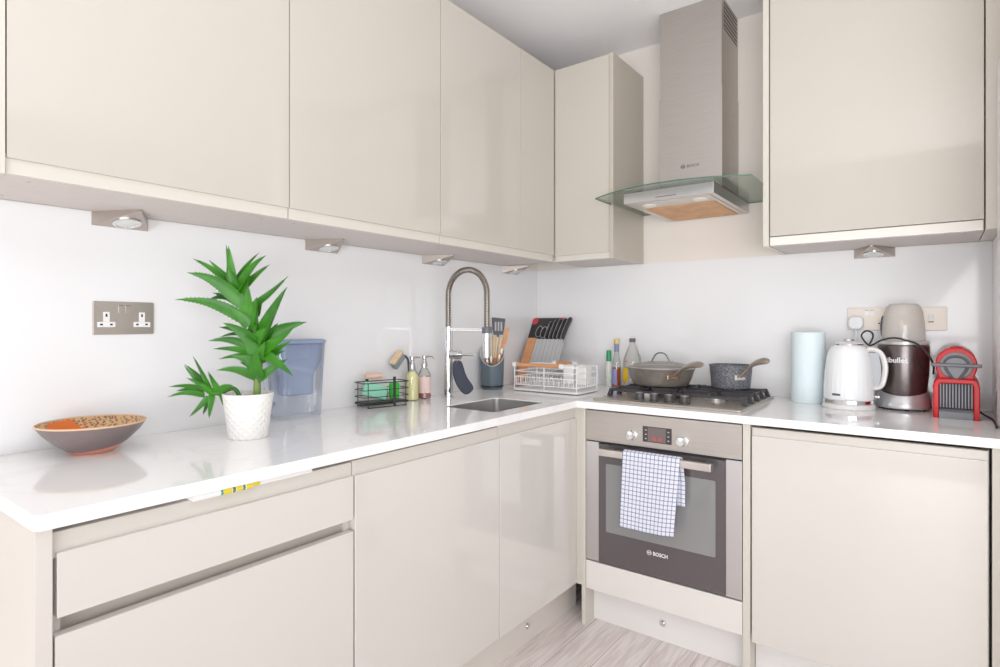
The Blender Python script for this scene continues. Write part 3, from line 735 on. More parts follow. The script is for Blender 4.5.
for sgn, sock in ((1, 0), (-1, 1)):
    q = nt.nodes.new('ShaderNodeMath'); q.operation = 'MULTIPLY'; q.inputs[1].default_value = 16; nt.links.new(at.outputs[0], q.inputs[0])
    z = nt.nodes.new('ShaderNodeMath'); z.operation = 'MULTIPLY_ADD'; z.inputs[1].default_value = sgn*330; nt.links.new(sp.outputs[2], z.inputs[0]); nt.links.new(q.outputs[0], z.inputs[2])
    s = nt.nodes.new('ShaderNodeMath'); s.operation = 'SINE'; nt.links.new(z.outputs[0], s.inputs[0]); nt.links.new(s.outputs[0], cmb.inputs[sock])
dt = nt.nodes.new('ShaderNodeSeparateXYZ'); nt.links.new(cmb.outputs[0], dt.inputs[0])
mxm = nt.nodes.new('ShaderNodeMath'); mxm.operation = 'MAXIMUM'; nt.links.new(dt.outputs[0], mxm.inputs[0]); nt.links.new(dt.outputs[1], mxm.inputs[1])
bp = nt.nodes.new('ShaderNodeBump'); bp.inputs['Strength'].default_value = .5; bp.inputs['Distance'].default_value = .002; nt.links.new(mxm.outputs[0], bp.inputs['Height']); nt.links.new(bp.outputs[0], bs.inputs['Normal'])
part('pot', bm, potm, t)
bm = B(); lathe(bm, [(.058, .1045), (.05, .110), (.03, .113), (.001, .115)], 28, cap0=False); part('soil', bm, M('potting_soil', (112, 86, 70), .9, bump=(80, 1)), t)
aloe = M('aloe_green', (58, 136, 14), .42, var=(10, (20, 78, 10)))
K = .000773*1.0
def Z2(X, Y, dep): return Vector(((X-308)*K, dep, .121+(578-Y)*K))
def leaf(bm, base, tip, w, bend, seed):
    base = Vector(base); tip = Vector(tip); d = tip-base; L = d.length; rnd = random.Random(seed)
    n = 9; t0 = d.normalized()
    view = Vector((0, -1, .25)).normalized()
    sd = t0.cross(view); sd = sd.normalized() if sd.length > .15 else t0.cross(Vector((1, 0, 0))).normalized()
    nm = sd.cross(t0).normalized()
    if nm.z < 0 and abs(nm.y) < .5: nm = -nm
    rot = Matrix.Rotation(rnd.uniform(-.5, .5), 3, t0); sd = rot @ sd; nm = rot @ nm
    loops = []; edges = ([], [])
    for k in range(n+1):
        u = k/n
        p = base.lerp(tip, u)+Vector((0, 0, 1))*bend*L*math.sin(PI*u)
        ww = w*(1-u)**.95*(.85+.35*math.sin(min(1, u*2.2)*PI/2))*.5+.0005
        th = ww*.5
        loops.append([p+sd*ww+nm*ww*.35, p+nm*(-.05*ww), p-sd*ww+nm*ww*.35, p-sd*ww*.7-nm*th*.5, p-nm*th, p+sd*ww*.7-nm*th*.5])
        edges[0].append((loops[-1][0], sd)); edges[1].append((loops[-1][2], -sd))
    loft(bm, loops)
    for e in edges:
        for k in range(1, n-1):
            for f in (0, .5):
                p = e[k][0].lerp(e[k+1][0], f); q = e[k][0].lerp(e[k+1][0], f+.3); o = e[k][1]*.0026+t0*.0022
                a = [bm.verts.new(p), bm.verts.new(q), bm.verts.new((p+q)/2+o)]
                bm.faces.new(a)
def stem_x(Y):
    P_ = [(150, 246), (190, 258), (225, 278), (280, 308), (350, 334), (430, 346), (520, 342), (600, 338)]
    for (a, xa), (b, xb) in zip(P_, P_[1:]):
        if Y <= b: return xa+(xb-xa)*max(0, (Y-a)/(b-a))
    return 338
main = [((232, 190), (208, 50), 22, .02, .3), ((246, 190), (240, 68), 30, 0, -.2), ((256, 195), (252, 64), 34, 0, -.5), ((268, 180), (325, 78), 22, .05, .4), ((270, 220), (382, 97), 40, .10, -.4),
        ((303, 210), (366, 122), 26, .05, .3), ((240, 195), (148, 105), 24, .0, .3), ((240, 200), (92, 100), 28, .05, .2), ((285, 258), (120, 158), 52, .12, -.5), ((290, 275), (160, 222), 36, .05, .3),
        ((260, 262), (118, 262), 26, .16, .4), ((300, 325), (78, 250), 46, .10, -.4), ((345, 270), (430, 163), 28, -.04, .3), ((352, 305), (345, 245), 28, 0, .3), ((362, 395), (465, 207), 62, .03, -.5),
        ((375, 395), (500, 327), 52, .08, .2), ((370, 430), (480, 345), 46, -.05, -.5), ((312, 300), (318, 200), 46, 0, -.6), ((330, 400), (235, 330), 48, .08, -.6), ((300, 375), (185, 345), 30, .04, .3),
        ((300, 372), (183, 381), 24, .06, .4), ((320, 418), (170, 393), 34, .10, -.2), ((312, 437), (200, 420), 30, .05, -.6), ((322, 455), (182, 460), 30, .06, .3), ((345, 525), (350, 428), 56, 0, -.7),
        ((368, 435), (480, 514), 40, .06, -.6), ((348, 530), (447, 455), 34, .02, -.2), ((335, 520), (202, 495), 34, .10, -.3), ((325, 495), (262, 470), 28, .05, .4), ((385, 450), (445, 392), 26, .0, .4),
        ((300, 300), (290, 225), 44, 0, -.5), ((330, 360), (345, 270), 50, 0, -.5), ((345, 420), (400, 330), 46, .02, .2), ((300, 340), (250, 275), 40, .05, -.6),
        ((340, 480), (375, 395), 48, .02, -.6), ((335, 440), (300, 375), 46, .04, -.7), ((320, 330), (345, 240), 42, .02, -.55), ((335, 400), (385, 345), 48, .04, -.7), ((340, 500), (300, 455), 44, .03, -.7),
        ((285, 240), (320, 165), 34, .02, -.5), ((270, 215), (245, 140), 34, .02, -.6), ((338, 470), (250, 445), 34, .04, -.4), ((338, 465), (420, 430), 34, .05, .5)]
bm = B()
for k, (a, b, w, bend, dp) in enumerate(main):
    L = math.hypot(a[0]-b[0], a[1]-b[1])*K
    leaf(bm, Z2(a[0]*.45+stem_x(a[1])*.55, a[1], .010*(1 if dp > 0 else -1)), Z2(b[0]+8, b[1], dp*L*.7), w*K, bend, k)
part('foliage', bm, aloe, t, ang=60)
bm = B(); tube(bm, spline([Z2(338, 592, 0), Z2(342, 520, 0), Z2(348, 430, 0), Z2(335, 350, 0), Z2(310, 280, 0), Z2(280, 225, 0), Z2(255, 190, 0)], 5), .010, 10); part('stem', bm, M('aloe_stem', (96, 146, 60), .6, var=(20, (150, 120, 84))), t)
pup = [((185, 570), (130, 446), 20, .02, -.2), ((180, 560), (75, 478), 20, .05, .3), ((165, 560), (96, 478), 20, -.02, -.2), ((160, 567), (24, 557), 22, .06, .2), ((150, 562), (45, 573), 18, .03, .4),
       ((160, 585), (44, 588), 22, .10, -.3), ((175, 590), (120, 656), 20, -.03, -.4), ((180, 590), (147, 655), 18, 0, .3), ((188, 580), (190, 661), 24, .0, -.5), ((218, 580), (166, 502), 26, -.02, .2),
       ((217, 570), (223, 626), 16, 0, .3), ((205, 575), (268, 548), 26, .10, -.3), ((190, 575), (115, 520), 24, .05, -.5), ((195, 580), (140, 540), 26, .05, -.6)]
bm = B()
for k, (a, b, w, bend, dp) in enumerate(pup):
    L = math.hypot(a[0]-b[0], a[1]-b[1])*K
    leaf(bm, Z2(a[0], a[1], -.01), Z2(b[0], b[1], -.01+dp*L*.7), w*K, bend, 90+k)
tube(bm, spline([Z2(285, 590, -.01), Z2(262, 560, -.01), Z2(215, 575, -.01), Z2(180, 578, -.01)], 5), .006, 8)
part('offshoot', bm, aloe, t, label='small aloe offshoot leaning left', ang=60)

# ---- water filter jug
t = thing('water_filter_jug', 'clear water filter jug with blue funnel behind the plant', 'jug', (.062, -1.555, ZC))
def ring(w, d, r, z): return [Vector((p[0], p[1], z)) for p in rrect(d, w, r, 6)]
bm = B()
loft(bm, [ring(.156, .082, .03, 0), ring(.162, .086, .03, .004), ring(.166, .088, .03, .05), ring(.188, .094, .032, .235), ring(.190, .095, .032, .248)], cap1=False)
part('jug_body', bm, glass_b, t)
bm = B(); loft(bm, [ring(.10, .055, .02, .075), ring(.108, .06, .02, .078), ring(.112, .062, .022, .14), ring(.165, .08, .03, .185), ring(.176, .084, .03, .243)], cap1=False); part('funnel', bm, glass_blue, t, label='translucent blue filter funnel')
bm = B(); loft(bm, [ring(.192, .098, .034, .246), ring(.198, .101, .036, .249), ring(.198, .101, .036, .254), ring(.18, .09, .03, .259)]); part('lid', bm, M('slate_blue_plastic', (140, 154, 184), .35), t)
bm = B(); tube(bm, spline([(0, -.093, .235), (0, -.120, .228), (0, -.132, .19), (0, -.126, .11), (0, -.108, .06), (0, -.082, .05)], 6), .008, 10, flat=1.3); part('handle', bm, glass_b, t)

# ---- wire caddy with cloths
cl, ca = Vector((.088, -1.204, ZC)), R(76)
t = thing('wire_caddy', 'black wire sink caddy standing left of the soap bottles', 'caddy', cl, ca)
w2, d2 = .094, .043
bm = B()
def loop(z, a=w2, d=d2): return [(p[0], p[1], z) for p in rrect(2*a, 2*d, .012, 4)]
for z in (.014, .040, .066, .092): tube(bm, loop(z), .0017 if z < .09 else .0022, 6, closed=True)
for sx_ in (-1, 1):
    for sy_ in (-1, 1): tube(bm, [(sx_*(w2-.016), sy_*d2, .092), (sx_*(w2-.016), sy_*d2, .003)], .0017, 6)
    tube(bm, spline([(sx_*(w2-.016), -d2, .004), (sx_*(w2-.02), -d2, .0022), (0, -d2, .0022)], 4), .0017, 6); tube(bm, spline([(sx_*(w2-.016), d2, .004), (sx_*(w2-.02), d2, .0022), (0, d2, .0022)], 4), .0017, 6)
part('wire_frame', bm, black_wire, t)
bm = B(); box(bm, (-w2+.003, -d2+.003, .015), (w2-.003, d2-.003, .020), .002); part('tray', bm, black, t)
bm = B(); box(bm, (.022, -d2-.004, .003), (.034, -d2-.0015, .112), .0012); cyl(bm, (.028, -d2-.0045, .107), (.028, -d2-.001, .107), .0058); part('divider_post', bm, black_wire, t)
mtc = Matrix.Translation(cl) @ Matrix.Rotation(ca, 4, 'Z')
bm = B(); box(bm, (-.050, -.007, -.026), (.050, .007, .026), .006, 3, mat4=mtc @ Matrix.Translation((-.026, .004, .058)) @ Matrix.Rotation(R(16), 4, 'Y') @ Matrix.Rotation(R(-8), 4, 'X'))
solo('green_sponge_cloth', bm, M('mint_cloth', (150, 222, 190), .9, bump=(80, .6)), 'pale mint folded cloth inside the wire caddy', 'cloth')
bm = B(); box(bm, (-.018, -.013, -.031), (.018, .013, .031), .006, 3, mat4=mtc @ Matrix.Translation((.055, .006, .0535)))
solo('sponge', bm, M('bright_green_sponge', (60, 196, 62), .9, bump=(140, .8)), 'bright green sponge in the right end of the wire caddy', 'sponge')
t = thing('scrub_brush', 'scrubber with pink wooden grip and black bracket in the caddy', 'brush', mtc @ Vector((-.02, .029, .025)), ca)
bm = B(); cyl(bm, (-.035, 0, .087), (.034, 0, .087), .0105, seg=18); part('grip', bm, M('pink_wood', (232, 190, 168), .5), t)
bm = B(); box(bm, (-.034, -.003, .034), (-.022, .003, .084), .001); box(bm, (-.034, -.003, .034), (.05, .003, .041), .001); part('bracket', bm, black, t)
bm = B(); box(bm, (.030, -.008, .0), (.058, .008, .033), .003); part('head', bm, grey_pl, t)

# ---- soap bottles
def soap(x, y, h, liquid, level, label, name):
    t = thing('soap_bottle', label, 'soap bottle', (x, y, ZC), R(20), group='soap pump bottles by the tap')
    bm = B(); lathe(bm, [(.001, .001), (.024, .001), (.027, .004), (.027, h*.72), (.025, h*.80), (.015, h*.93), (.0105, h*.97), (.0105, h)], 28, cap1=False); part('bottle', bm, glass_c, t)
    bm = B(); lathe(bm, [(.001, .004), (.0235, .004), (.0252, .007), (.0252, level), (.001, level)] if level < h*.75 else [(.001, .004), (.0235, .004), (.0252, .007), (.0252, h*.71), (.023, h*.79), (.013, level), (.001, level)], 28); part('liquid', bm, liquid, t)
    bm = B(); lathe(bm, [(.0125, h-.004), (.0128, h+.014), (.0105, h+.016), (.0065, h+.030), (.0105, h+.033), (.0105, h+.046), (.001, h+.048)], 20)
    tube(bm, spline([(0, 0, h+.041), (.02, 0, h+.043), (.036, 0, h+.041), (.045, 0, h+.033)], 4), .0032, 8)
    part('pump', bm, steel_pale, t)
    return t
yl = M('yellow_soap', (248, 240, 180), .15, spec=.5)
t1 = soap(.064, -1.022, .132, yl, .117, 'soap pump bottle of yellow liquid beside the caddy', 'a')
t2 = soap(.060, -.948, .132, M('rose_soap', (178, 104, 98), .2), .022, 'soap pump bottle with pink label nearer the tap', 'b')
bm = B(); lathe(bm, [(.0274, .024), (.0274, .092)], 28, cap0=False, cap1=False); part('label_band', bm, M('pink_label', (240, 212, 204), .5), t2)
# ---- dish brush
t = thing('dish_brush', 'wooden dish brush leaning behind the yellow soap bottle', 'brush', (.024, -1.035, ZC))
bm = B(); tube(bm, spline([(.026, -1.002, .902), (.026, -1.004, 1.0), (.028, -1.010, 1.060), (.029, -1.030, 1.080)], 5), .0045, 8); part('handle', bm, char, t, world=True)
mb = basis((.032, -1.070, 1.062), (0, -.62, -.62), (1, .2, -.2))
bm = B(); box(bm, (-.036, -.014, .014), (.036, .014, .028), .005, 3); bmesh.ops.transform(bm, matrix=mb, verts=bm.verts); hb = part('brush_head', bm, wood_l, t, world=True)
bm = B(); box(bm, (-.033, -.012, -.016), (.033, .012, .014), .002); bmesh.ops.transform(bm, matrix=mb, verts=bm.verts); part('bristles', bm, M('grey_bristles', (150, 158, 164), .9, bump=(300, 1), stretch=(6, 6, 1)), hb, world=True)

# ================================================================== CORNER ITEMS
VR = Vector((.799, .601, 0)); VD = Vector((-.601, .799, 0))
cc = Vector((.070, -.498, ZC)); KP = 1.2
t = thing('utensil_pot', 'slate grey utensil pot with scooped rim beside the corner', 'utensil pot', cc, R(36.96))
bm = B(); seg = 48; lo = []
def rim(a):   # a measured so that 0 faces the room
    f = .5-.5*math.cos(a); return .112+.088*min(1, f*1.35)**.9
base_l = [(.048, .0), (.0500, .012), (.0515, .016), (.0530, .018)]
for r_, z in base_l: lo.append([Vector((r_*math.sin(2*PI*j/seg), -r_*math.cos(2*PI*j/seg), z)) for j in range(seg)])
for k in range(1, 9): lo.append([Vector(((.053+.005*k/8)*math.sin(2*PI*j/seg), -(.053+.005*k/8)*math.cos(2*PI*j/seg), .018+(rim(2*PI*j/seg)-.018)*k/8)) for j in range(seg)])
loft(bm, lo, cap1=False); part('pot_body', bm, slate, t)
bm = B(); lo = []
for k in range(9): lo.append([Vector(((.0495+.0065*k/8)*math.sin(2*PI*j/seg), -(.0495+.0065*k/8)*math.cos(2*PI*j/seg), .02+(rim(2*PI*j/seg)-.02)*k/8)) for j in range(seg)])
loft(bm, lo, cap1=False); part('pot_lining', bm, M('pale_lining', (206, 210, 212), .35), t, label='pale inside lining')
bm = B(); tube(bm, [(.0570*math.sin(2*PI*j/seg), -.0570*math.cos(2*PI*j/seg), rim(2*PI*j/seg)) for j in range(seg)], .0016, 6, closed=True); part('rim', bm, M('pale_rim_plastic', (214, 218, 220), .3), t)
bm = B(); lathe(bm, [(.051, .010), (.0540, .012), (.0540, .019), (.052, .021)], 40, cap0=False, cap1=False); part('base_band', bm, black, t)
def PL(u, v, w=0): return cc+VR*u+VD*w+Vector((0, 0, v))   # u across, v up, w away from the room
def utensil_path(a, b): return [PL(*a), PL(*b)]
# slotted turner
t = thing('slotted_turner', 'dark slotted turner standing tallest in the utensil pot', 'utensil', PL(0, .022, .012))
bm = B()
outl = [(-.024, .0), (-.030, .03), (-.033, .078), (-.030, .084), (.030, .078), (.033, .072), (.028, .028), (.022, .0)]
sl = [[(x-.004, .018), (x+.004, .018), (x+.004, .062), (x-.004, .062)] for x in (-.014, 0, .014)]
plate(bm, [outl]+sl, .004, .0008, basis(PL(.030, .258, .016), VR, (0, 0, 1)))
part('turner_head', bm, char, t, world=True)
bm = B(); tube(bm, utensil_path((.004, .028, .012), (.028, .262, .018)), [.004, .0055], 8); part('handle', bm, char, t, world=True)
t = thing('wooden_spatula', 'brown wooden spatula leaning right in the utensil pot', 'utensil', PL(.01, .022, .02))
bm = B(); loft(bm, [[PL(u+s*w_, v, .022+q*.004) for s, q in ((-1, -1), (1, -1), (1, 1), (-1, 1))] for (u, v, w_) in ((.012, .03, .006), (.042, .175, .007), (.055, .215, .011), (.072, .280, .012), (.074, .292, .009))]); part('blade', bm, wood, t, world=True)
for k, (u, v, w) in enumerate(((-.004, .250, .006), (.012, .256, .0), (.026, .248, -.006), (.044, .246, -.006))):
    bm = B(); tube(bm, [PL(u*.25, .03, w), PL(u*.8, .2, w), PL(u, v, w)], [.004, .005, .0065], 8, flat=.7)
    solo('wooden_spoon', bm, wood_l, ['leftmost pale wooden handle in the utensil pot', 'pale wooden handle second from left in the utensil pot', 'pale wooden handle third from left in the utensil pot', 'rightmost pale wooden handle in the utensil pot'][k], 'utensil', 'pale wooden spoons in the utensil pot')
cut = [((-.022, .150, -.012), copper, 'left copper-toned fork in front of the pot'), ((-.004, .165, -.020), nickel, 'silver spoon at the middle of the pot front'), ((.014, .150, -.018), M('brown_handle', (150, 96, 66), .4), 'brown-handled spoon right of the silver spoon'), ((.036, .172, -.022), copper, 'copper-toned whisk handle leaning right'), ((.046, .198, -.010), nickel, 'silver ladle leaning far right in the pot')]
for (u, v, w), m_, lb in cut:
    bm = B(); tube(bm, [PL(u*.3, .025, w*.6), PL(u*.9, v-.04, w)], .003, 8)
    q = [PL(u*.9, v-.045, w), PL(u, v-.02, w), PL(u*1.03, v-.008, w), PL(u*1.05, v, w)]
    tube(bm, q, [.003, .0095, .0085, .002], 12, flat=.35)
    solo('cutlery', bm, m_, lb+' of the utensils' if False else lb, 'cutlery', 'cutlery in the utensil pot')

# knife block, board, knives (all lean back towards the rear wall)
LEAN = R(28)
def leanm(x, y, z): return basis((x, y, z), (1, 0, 0), (0, math.sin(LEAN), math.cos(LEAN)))   # X right, Y up the slope, Z towards the room
bm = B(); plate(bm, [rrect(.205, .375, .025, 6, .1025, .1875)], .012, .003, leanm(.006, -.211, ZC+.006))
t = solo('chopping_board', bm, M('black_board', (52, 48, 50), .5, bump=(150, .2)), 'black chopping board with red corners leaning behind the knife block', 'chopping board')
bm = B()
for (x, y) in ((.018, .355), (.187, .355), (.018, .018), (.187, .018)): plate(bm, [rrect(.038, .042, .018, 6, x, y)], .0145, .003, leanm(.006, -.211, ZC+.006) @ Matrix.Translation((0, 0, -.0012)))
part('corner_grip', bm, M('red_rubber', (206, 62, 66), .5), t, world=True)
t = thing('knife_block', 'leaning knife block of wood and grey slats behind the dish rack', 'knife block', (.12, -.25, ZC))
BMX = leanm(.046, -.257, ZC+.012)
bm = B(); box(bm, (0, 0, -.022), (.053, .245, .022), .003, mat4=BMX); part('wood_side', bm, wood, t, world=True)
bm = B(); box(bm, (.054, 0, -.022), (.200, .240, .020), .003, mat4=BMX, mi=0)
for k in range(6): box(bm, (.072+.024*k, .01, .0195), (.074+.024*k, .236, .0206), mat4=BMX, mi=1)
part('slatted_front', bm, [M('grey_block_front', (188, 188, 188), .35), M('slot_dark', (150, 150, 152), .5)], t, world=True)
bm = B(); box(bm, (.058, -.262, ZC), (.24, -.225, ZC+.012), .003); part('foot', bm, wood, t, world=True)
names = ['first kitchen knife from the scissors in the block', 'second kitchen knife from the scissors in the block', 'third kitchen knife from the scissors in the block', 'kitchen knife fourth from the scissors in the block', 'rightmost kitchen knife in the block, longest handle']
knife_h = M('black_knife_handle', (44, 44, 47), .35)
for k in range(5):
    x = .100+.0245*k; z = 0; hl = .098+.006*k
    t = thing('kitchen_knife', 'black-handled '+names[k], 'knife', BMX @ Vector((x, .243, z)), group='black-handled knives in the block')
    bm = B(); box(bm, (x-.001, .2415, -.010), (x+.001, .250, .010), mat4=BMX); part('blade', bm, steel_pale, t, world=True)
    bm = B(); prof = [(.250, .010, .007), (.262, .011, .009), (.285, .0125, .010), (.31, .011, .010), (.250+hl-.012, .014, .010), (.250+hl, .010, .007)]
    off = lambda v: .030*((v-.25)/.1)**2*.4
    loft(bm, [[BMX @ Vector((x+off(v)+a*wz*.92, v, b*wx)) for a, b in ((-1, -.6), (-.6, -1), (.6, -1), (1, -.6), (1, .6), (.6, 1), (-.6, 1), (-1, .6))] for v, wx, wz in prof]); h = part('handle', bm, knife_h, t, world=True)
    bm = B(); tube(bm, [BMX @ Vector((x+off(v)-wz*.55, v, wx*.86)) for v, wx, wz in prof], .0021, 6); part('handle_spine', bm, steel_pale, h, label='silver edge of the handle', world=True)
t = thing('kitchen_scissors', 'black-handled kitchen scissors at the left of the knife block', 'scissors', BMX @ Vector((.073, .243, 0)), group=None)
bm = B()
for s, cx_, cy_ in ((-1, .044, .292), (1, .080, .284)):
    tube(bm, [BMX @ Vector((cx_+.0180*math.cos(a), cy_+.033*math.sin(a), .004*s)) for a in [2*PI*k/24 for k in range(24)]], .0042, 8, closed=True)
    tube(bm, [BMX @ Vector((cx_, cy_-.028, .004*s)), BMX @ Vector((.064, .240, 0))], .005, 8)
part('handles', bm, knife_h, t, world=True)
bm = B()
for s, cx_, cy_ in ((-1, .044, .292), (1, .080, .284)): tube(bm, [BMX @ Vector((cx_+.0180*math.cos(a), cy_+.033*math.sin(a), .004*s+.0035)) for a in [2*PI*k/24 for k in range(24)]], .0016, 6, closed=True)
part('handle_inlay', bm, steel_pale, t, label='silver inlay on the scissor loops', world=True)

# ---- dish rack
RX0, RX1, RY0, RY1 = .185, .522, -.484, -.288
t = thing('dish_rack', 'white wire dish rack with wooden handles in the corner', 'dish rack', ((RX0+RX1)/2, (RY0+RY1)/2, ZC))
bm = B(); plate(bm, [rrect(RX1-RX0+.014, RY1-RY0+.014, .02, 5, (RX0+RX1)/2, (RY0+RY1)/2)], .010, .003, Matrix.Translation((0, 0, ZC+.003)))
for xx in (RX0+.02, RX1-.02):
    for yy in (RY0+.02, RY1-.02): cyl(bm, (xx, yy, ZC), (xx, yy, ZC+.006), .007, seg=12)
part('drip_tray', bm, white_pl, t, world=True)
bm = B()
def rl(z, r=.0022, ins=0): tube(bm, [(p[0], p[1], z) for p in rrect(RX1-RX0-2*ins, RY1-RY0-2*ins, .02, 5, (RX0+RX1)/2, (RY0+RY1)/2)], r, 6, closed=True)
rl(ZC+.118, .0032); rl(ZC+.092); rl(ZC+.066); rl(ZC+.030)
for k in range(13):
    u = k/12; xx = RX0+.018+(RX1-RX0-.036)*u
    for yy in (RY0, RY1): tube(bm, [(xx, yy, ZC+.030), (xx, yy, ZC+.066)], .0015, 6)
    tube(bm, [(xx, RY0, ZC+.030), (xx, RY1, ZC+.030)], .0015, 6)
    if 1 < k < 11: tube(bm, spline([(xx, RY0+.05, ZC+.030), (xx, RY0+.055, ZC+.062), (xx, RY0+.065, ZC+.062), (xx, RY0+.07, ZC+.030)], 3), .0015, 6)
for k in range(9):
    yy = RY0+.018+(RY1-RY0-.036)*k/8
    for xx in (RX0, RX1): tube(bm, [(xx, yy, ZC+.030), (xx, yy, ZC+.066)], .0015, 6)
for xx in (RX0+.004, (RX0+RX1)/2, RX1-.004):
    for yy in (RY0, RY1): tube(bm, [(xx, yy+(.003 if yy == RY0 else -.003)*(abs(xx-(RX0+RX1)/2) > .01), ZC+.012), (xx, yy+(.003 if yy == RY0 else -.003)*(abs(xx-(RX0+RX1)/2) > .01), ZC+.118)], .0026, 6)
part('wire_basket', bm, white_wire, t, world=True)
for (xa, xb, yy) in ((.203, .437, RY0), (.300, .392, RY1)):
    bm = B(); cyl(bm, (xa, yy, ZC+.122), (xb, yy, ZC+.122), .0088, seg=16); h = part('handle', bm, wood, t, label='round wooden carrying handle', world=True)
    bm = B()
    for xx in (xa-.009, xb+.009): box(bm, (xx-.011, yy-.010, ZC+.112), (xx+.011, yy+.010, ZC+.132), .004)
    part('handle_end', bm, white_pl, h, world=True)
for k, (x, lb) in enumerate(((.405, 'white ribbed tub on the left inside the dish rack'), (.472, 'white ribbed tub on the right inside the dish rack'))):
    t = thing('white_tub', lb, 'tub', (x, -.332, ZC+.0335), group='white tubs drying in the dish rack')
    bm = B()
    lo = [[Vector((p[0], p[1], z)) for p in rrect(w, w*1.1, .008, 4)] for w, z in ((.050, 0), (.052, .003), (.056, .082), (.058, .086), (.055, .086), (.049, .006))]
    loft(bm, lo); part('tub_body', bm, white_ce, t)
    bm = B()
    for z in (.028, .056): tube(bm, [(p[0], p[1], z) for p in rrect(.0555, .061, .008, 4)], .0022, 6, closed=True)
    part('rib', bm, white_pl, t)

# ---- bottles behind the pans
t = thing('sauce_bottle', 'small white sauce bottle with tall green cap', 'bottle', (.458, -.048, ZC), group='bottles between the dish rack and the pan')
bm = B(); lathe(bm, [(.001, .0), (.0175, .0), (.019, .003), (.019, .085), (.016, .105), (.0105, .118), (.0105, .125)], 26); part('bottle', bm, M('pale_bottle', (226, 226, 220), .3), t)
bm = B(); lathe(bm, [(.0193, .02), (.0193, .082)], 26, cap0=False, cap1=False); part('label_band', bm, M('white_green_label', (238, 238, 234), .5, var=(60, (196, 214, 200))), t)
bm = B(); lathe(bm, [(.0125, .124), (.0125, .145), (.0115, .150), (.0110, .178), (.001, .180)], 22); part('cap', bm, M('green_cap', (24, 150, 96), .35), t)
t = thing('oil_bottle', 'tall narrow oil bottle with yellow cap and lilac label', 'bottle', (.502, -.052, ZC), group='bottles between the dish rack and the pan')
bm = B(); lathe(bm, [(.001, .0), (.019, .0), (.0205, .003), (.0205, .10), (.019, .125), (.0125, .16), (.0105, .185), (.0105, .215)], 28, cap1=False); part('bottle', bm, glass_c, t)
bm = B(); lathe(bm, [(.001, .002), (.0185, .003), (.0195, .006), (.0195, .095), (.001, .095)], 28); part('oil', bm, M('amber_oil', (186, 92, 36), .15), t)
bm = B(); a0 = R(195); n_ = 20
loft(bm, [[Vector((.0209*math.cos(a0+R(105)*k/n_), .0209*math.sin(a0+R(105)*k/n_), z)) for k in range(n_+1)] for z in (.012, .088)], closed=False); part('label_band', bm, M('lilac_label', (150, 152, 214), .5), t)
bm = B(); lathe(bm, [(.0113, .172), (.0113, .212)], 22, cap0=False, cap1=False); part('neck_label', bm, M('slate_label', (132, 142, 176), .5), t)
bm = B(); lathe(bm, [(.0125, .212), (.0125, .230), (.011, .236), (.001, .236)], 22); part('cap', bm, M('yellow_cap', (226, 196, 110), .4), t)
t = thing('glass_bottle', 'wide clear bottle with dark cap standing behind the frying pan', 'bottle', (.590, -.062, ZC), group='bottles between the dish rack and the pan')
bm = B(); lathe(bm, [(.001, .0), (.040, .0), (.044, .004), (.044, .12), (.040, .15), (.026, .185), (.015, .212), (.0135, .226)], 36, cap1=False); part('bottle', bm, thin_glass('bottle_plastic', (248, 248, 246), .1, body=.12, body_rgb=(236, 234, 232)), t)
bm = B(); n_ = 16
loft(bm, [[Vector((.0446*math.cos(R(198)+R(66)*k/n_), .0446*math.sin(R(198)+R(66)*k/n_), z)) for k in range(n_+1)] for z in (.03, .100)], closed=False); part('label_band', bm, M('yellow_label', (244, 196, 24), .5), t, label='yellow label')
bm = B(); n_ = 16
loft(bm, [[Vector((.0448*math.cos(R(198)+R(66)*k/n_), .0448*math.sin(R(198)+R(66)*k/n_), z)) for k in range(n_+1)] for z in (.128, .133)], closed=False); part('label_stripe', bm, M('red_stripe', (206, 96, 90), .5), t)
bm = B(); lathe(bm, [(.0150, .222), (.0150, .238), (.0135, .240), (.001, .240)], 24); part('cap', bm, M('dark_cap', (84, 84, 88), .4), t)

# ================================================================== RIGHT WORKTOP ITEMS
t = thing('paper_towel_roll', 'pale blue kitchen paper roll standing left of the kettle', 'paper roll', (1.357, -.112, ZC))
bm = B(); lathe(bm, [(.020, .002), (.058, .0), (.0605, .003), (.061, .14), (.0605, .275), (.058, .278), (.021, .277), (.020, .27)], 44, cap0=False, cap1=False); part('paper', bm, M('pale_blue_paper', (228, 242, 246), .85, bump=(120, .5)), t)
bm = B(); lathe(bm, [(.020, .001), (.020, .277)], 24, cap0=False, cap1=False); part('cardboard_core', bm, M('cardboard', (200, 180, 155), .9), t)

kx, ky = 1.505, -.200
t = thing('electric_kettle', 'white ribbed electric kettle on its base', 'kettle', (kx, ky, ZC), R(-4))
bm = B(); lathe(bm, [(.001, 0), (.082, 0), (.085, .003), (.085, .014), (.082, .018), (.001, .018)], 44); part('base', bm, white_pl, t)
bm = B(); lathe(bm, [(.081, .0185), (.0835, .021), (.0835, .033), (.081, .0345)], 44); part('chrome_band', bm, chrome, t)
bm = B(); seg = 96; lo = []
pr = [(.080, .035), (.0815, .045), (.080, .09), (.0765, .14), (.072, .18), (.0655, .207), (.058, .222), (.050, .230), (.046, .233)]
for r_, z in pr:
    amp = .0011*max(0, min(1, (z-.04)/.02))*max(0, min(1, (.15-z)/.05))
    lo.append([Vector(((r_+amp*math.cos(30*2*PI*j/seg))*math.cos(2*PI*j/seg), (r_+amp*math.cos(30*2*PI*j/seg))*math.sin(2*PI*j/seg), z)) for j in range(seg)])
loft(bm, lo); body = part('kettle_body', bm, M('white_enamel', (240, 242, 244), .15, coat=.5), t)
bm = B(); lathe(bm, [(.047, .2325), (.0475, .2365), (.044, .238)], 40, cap0=False); lid = part('lid', bm, chrome, t)
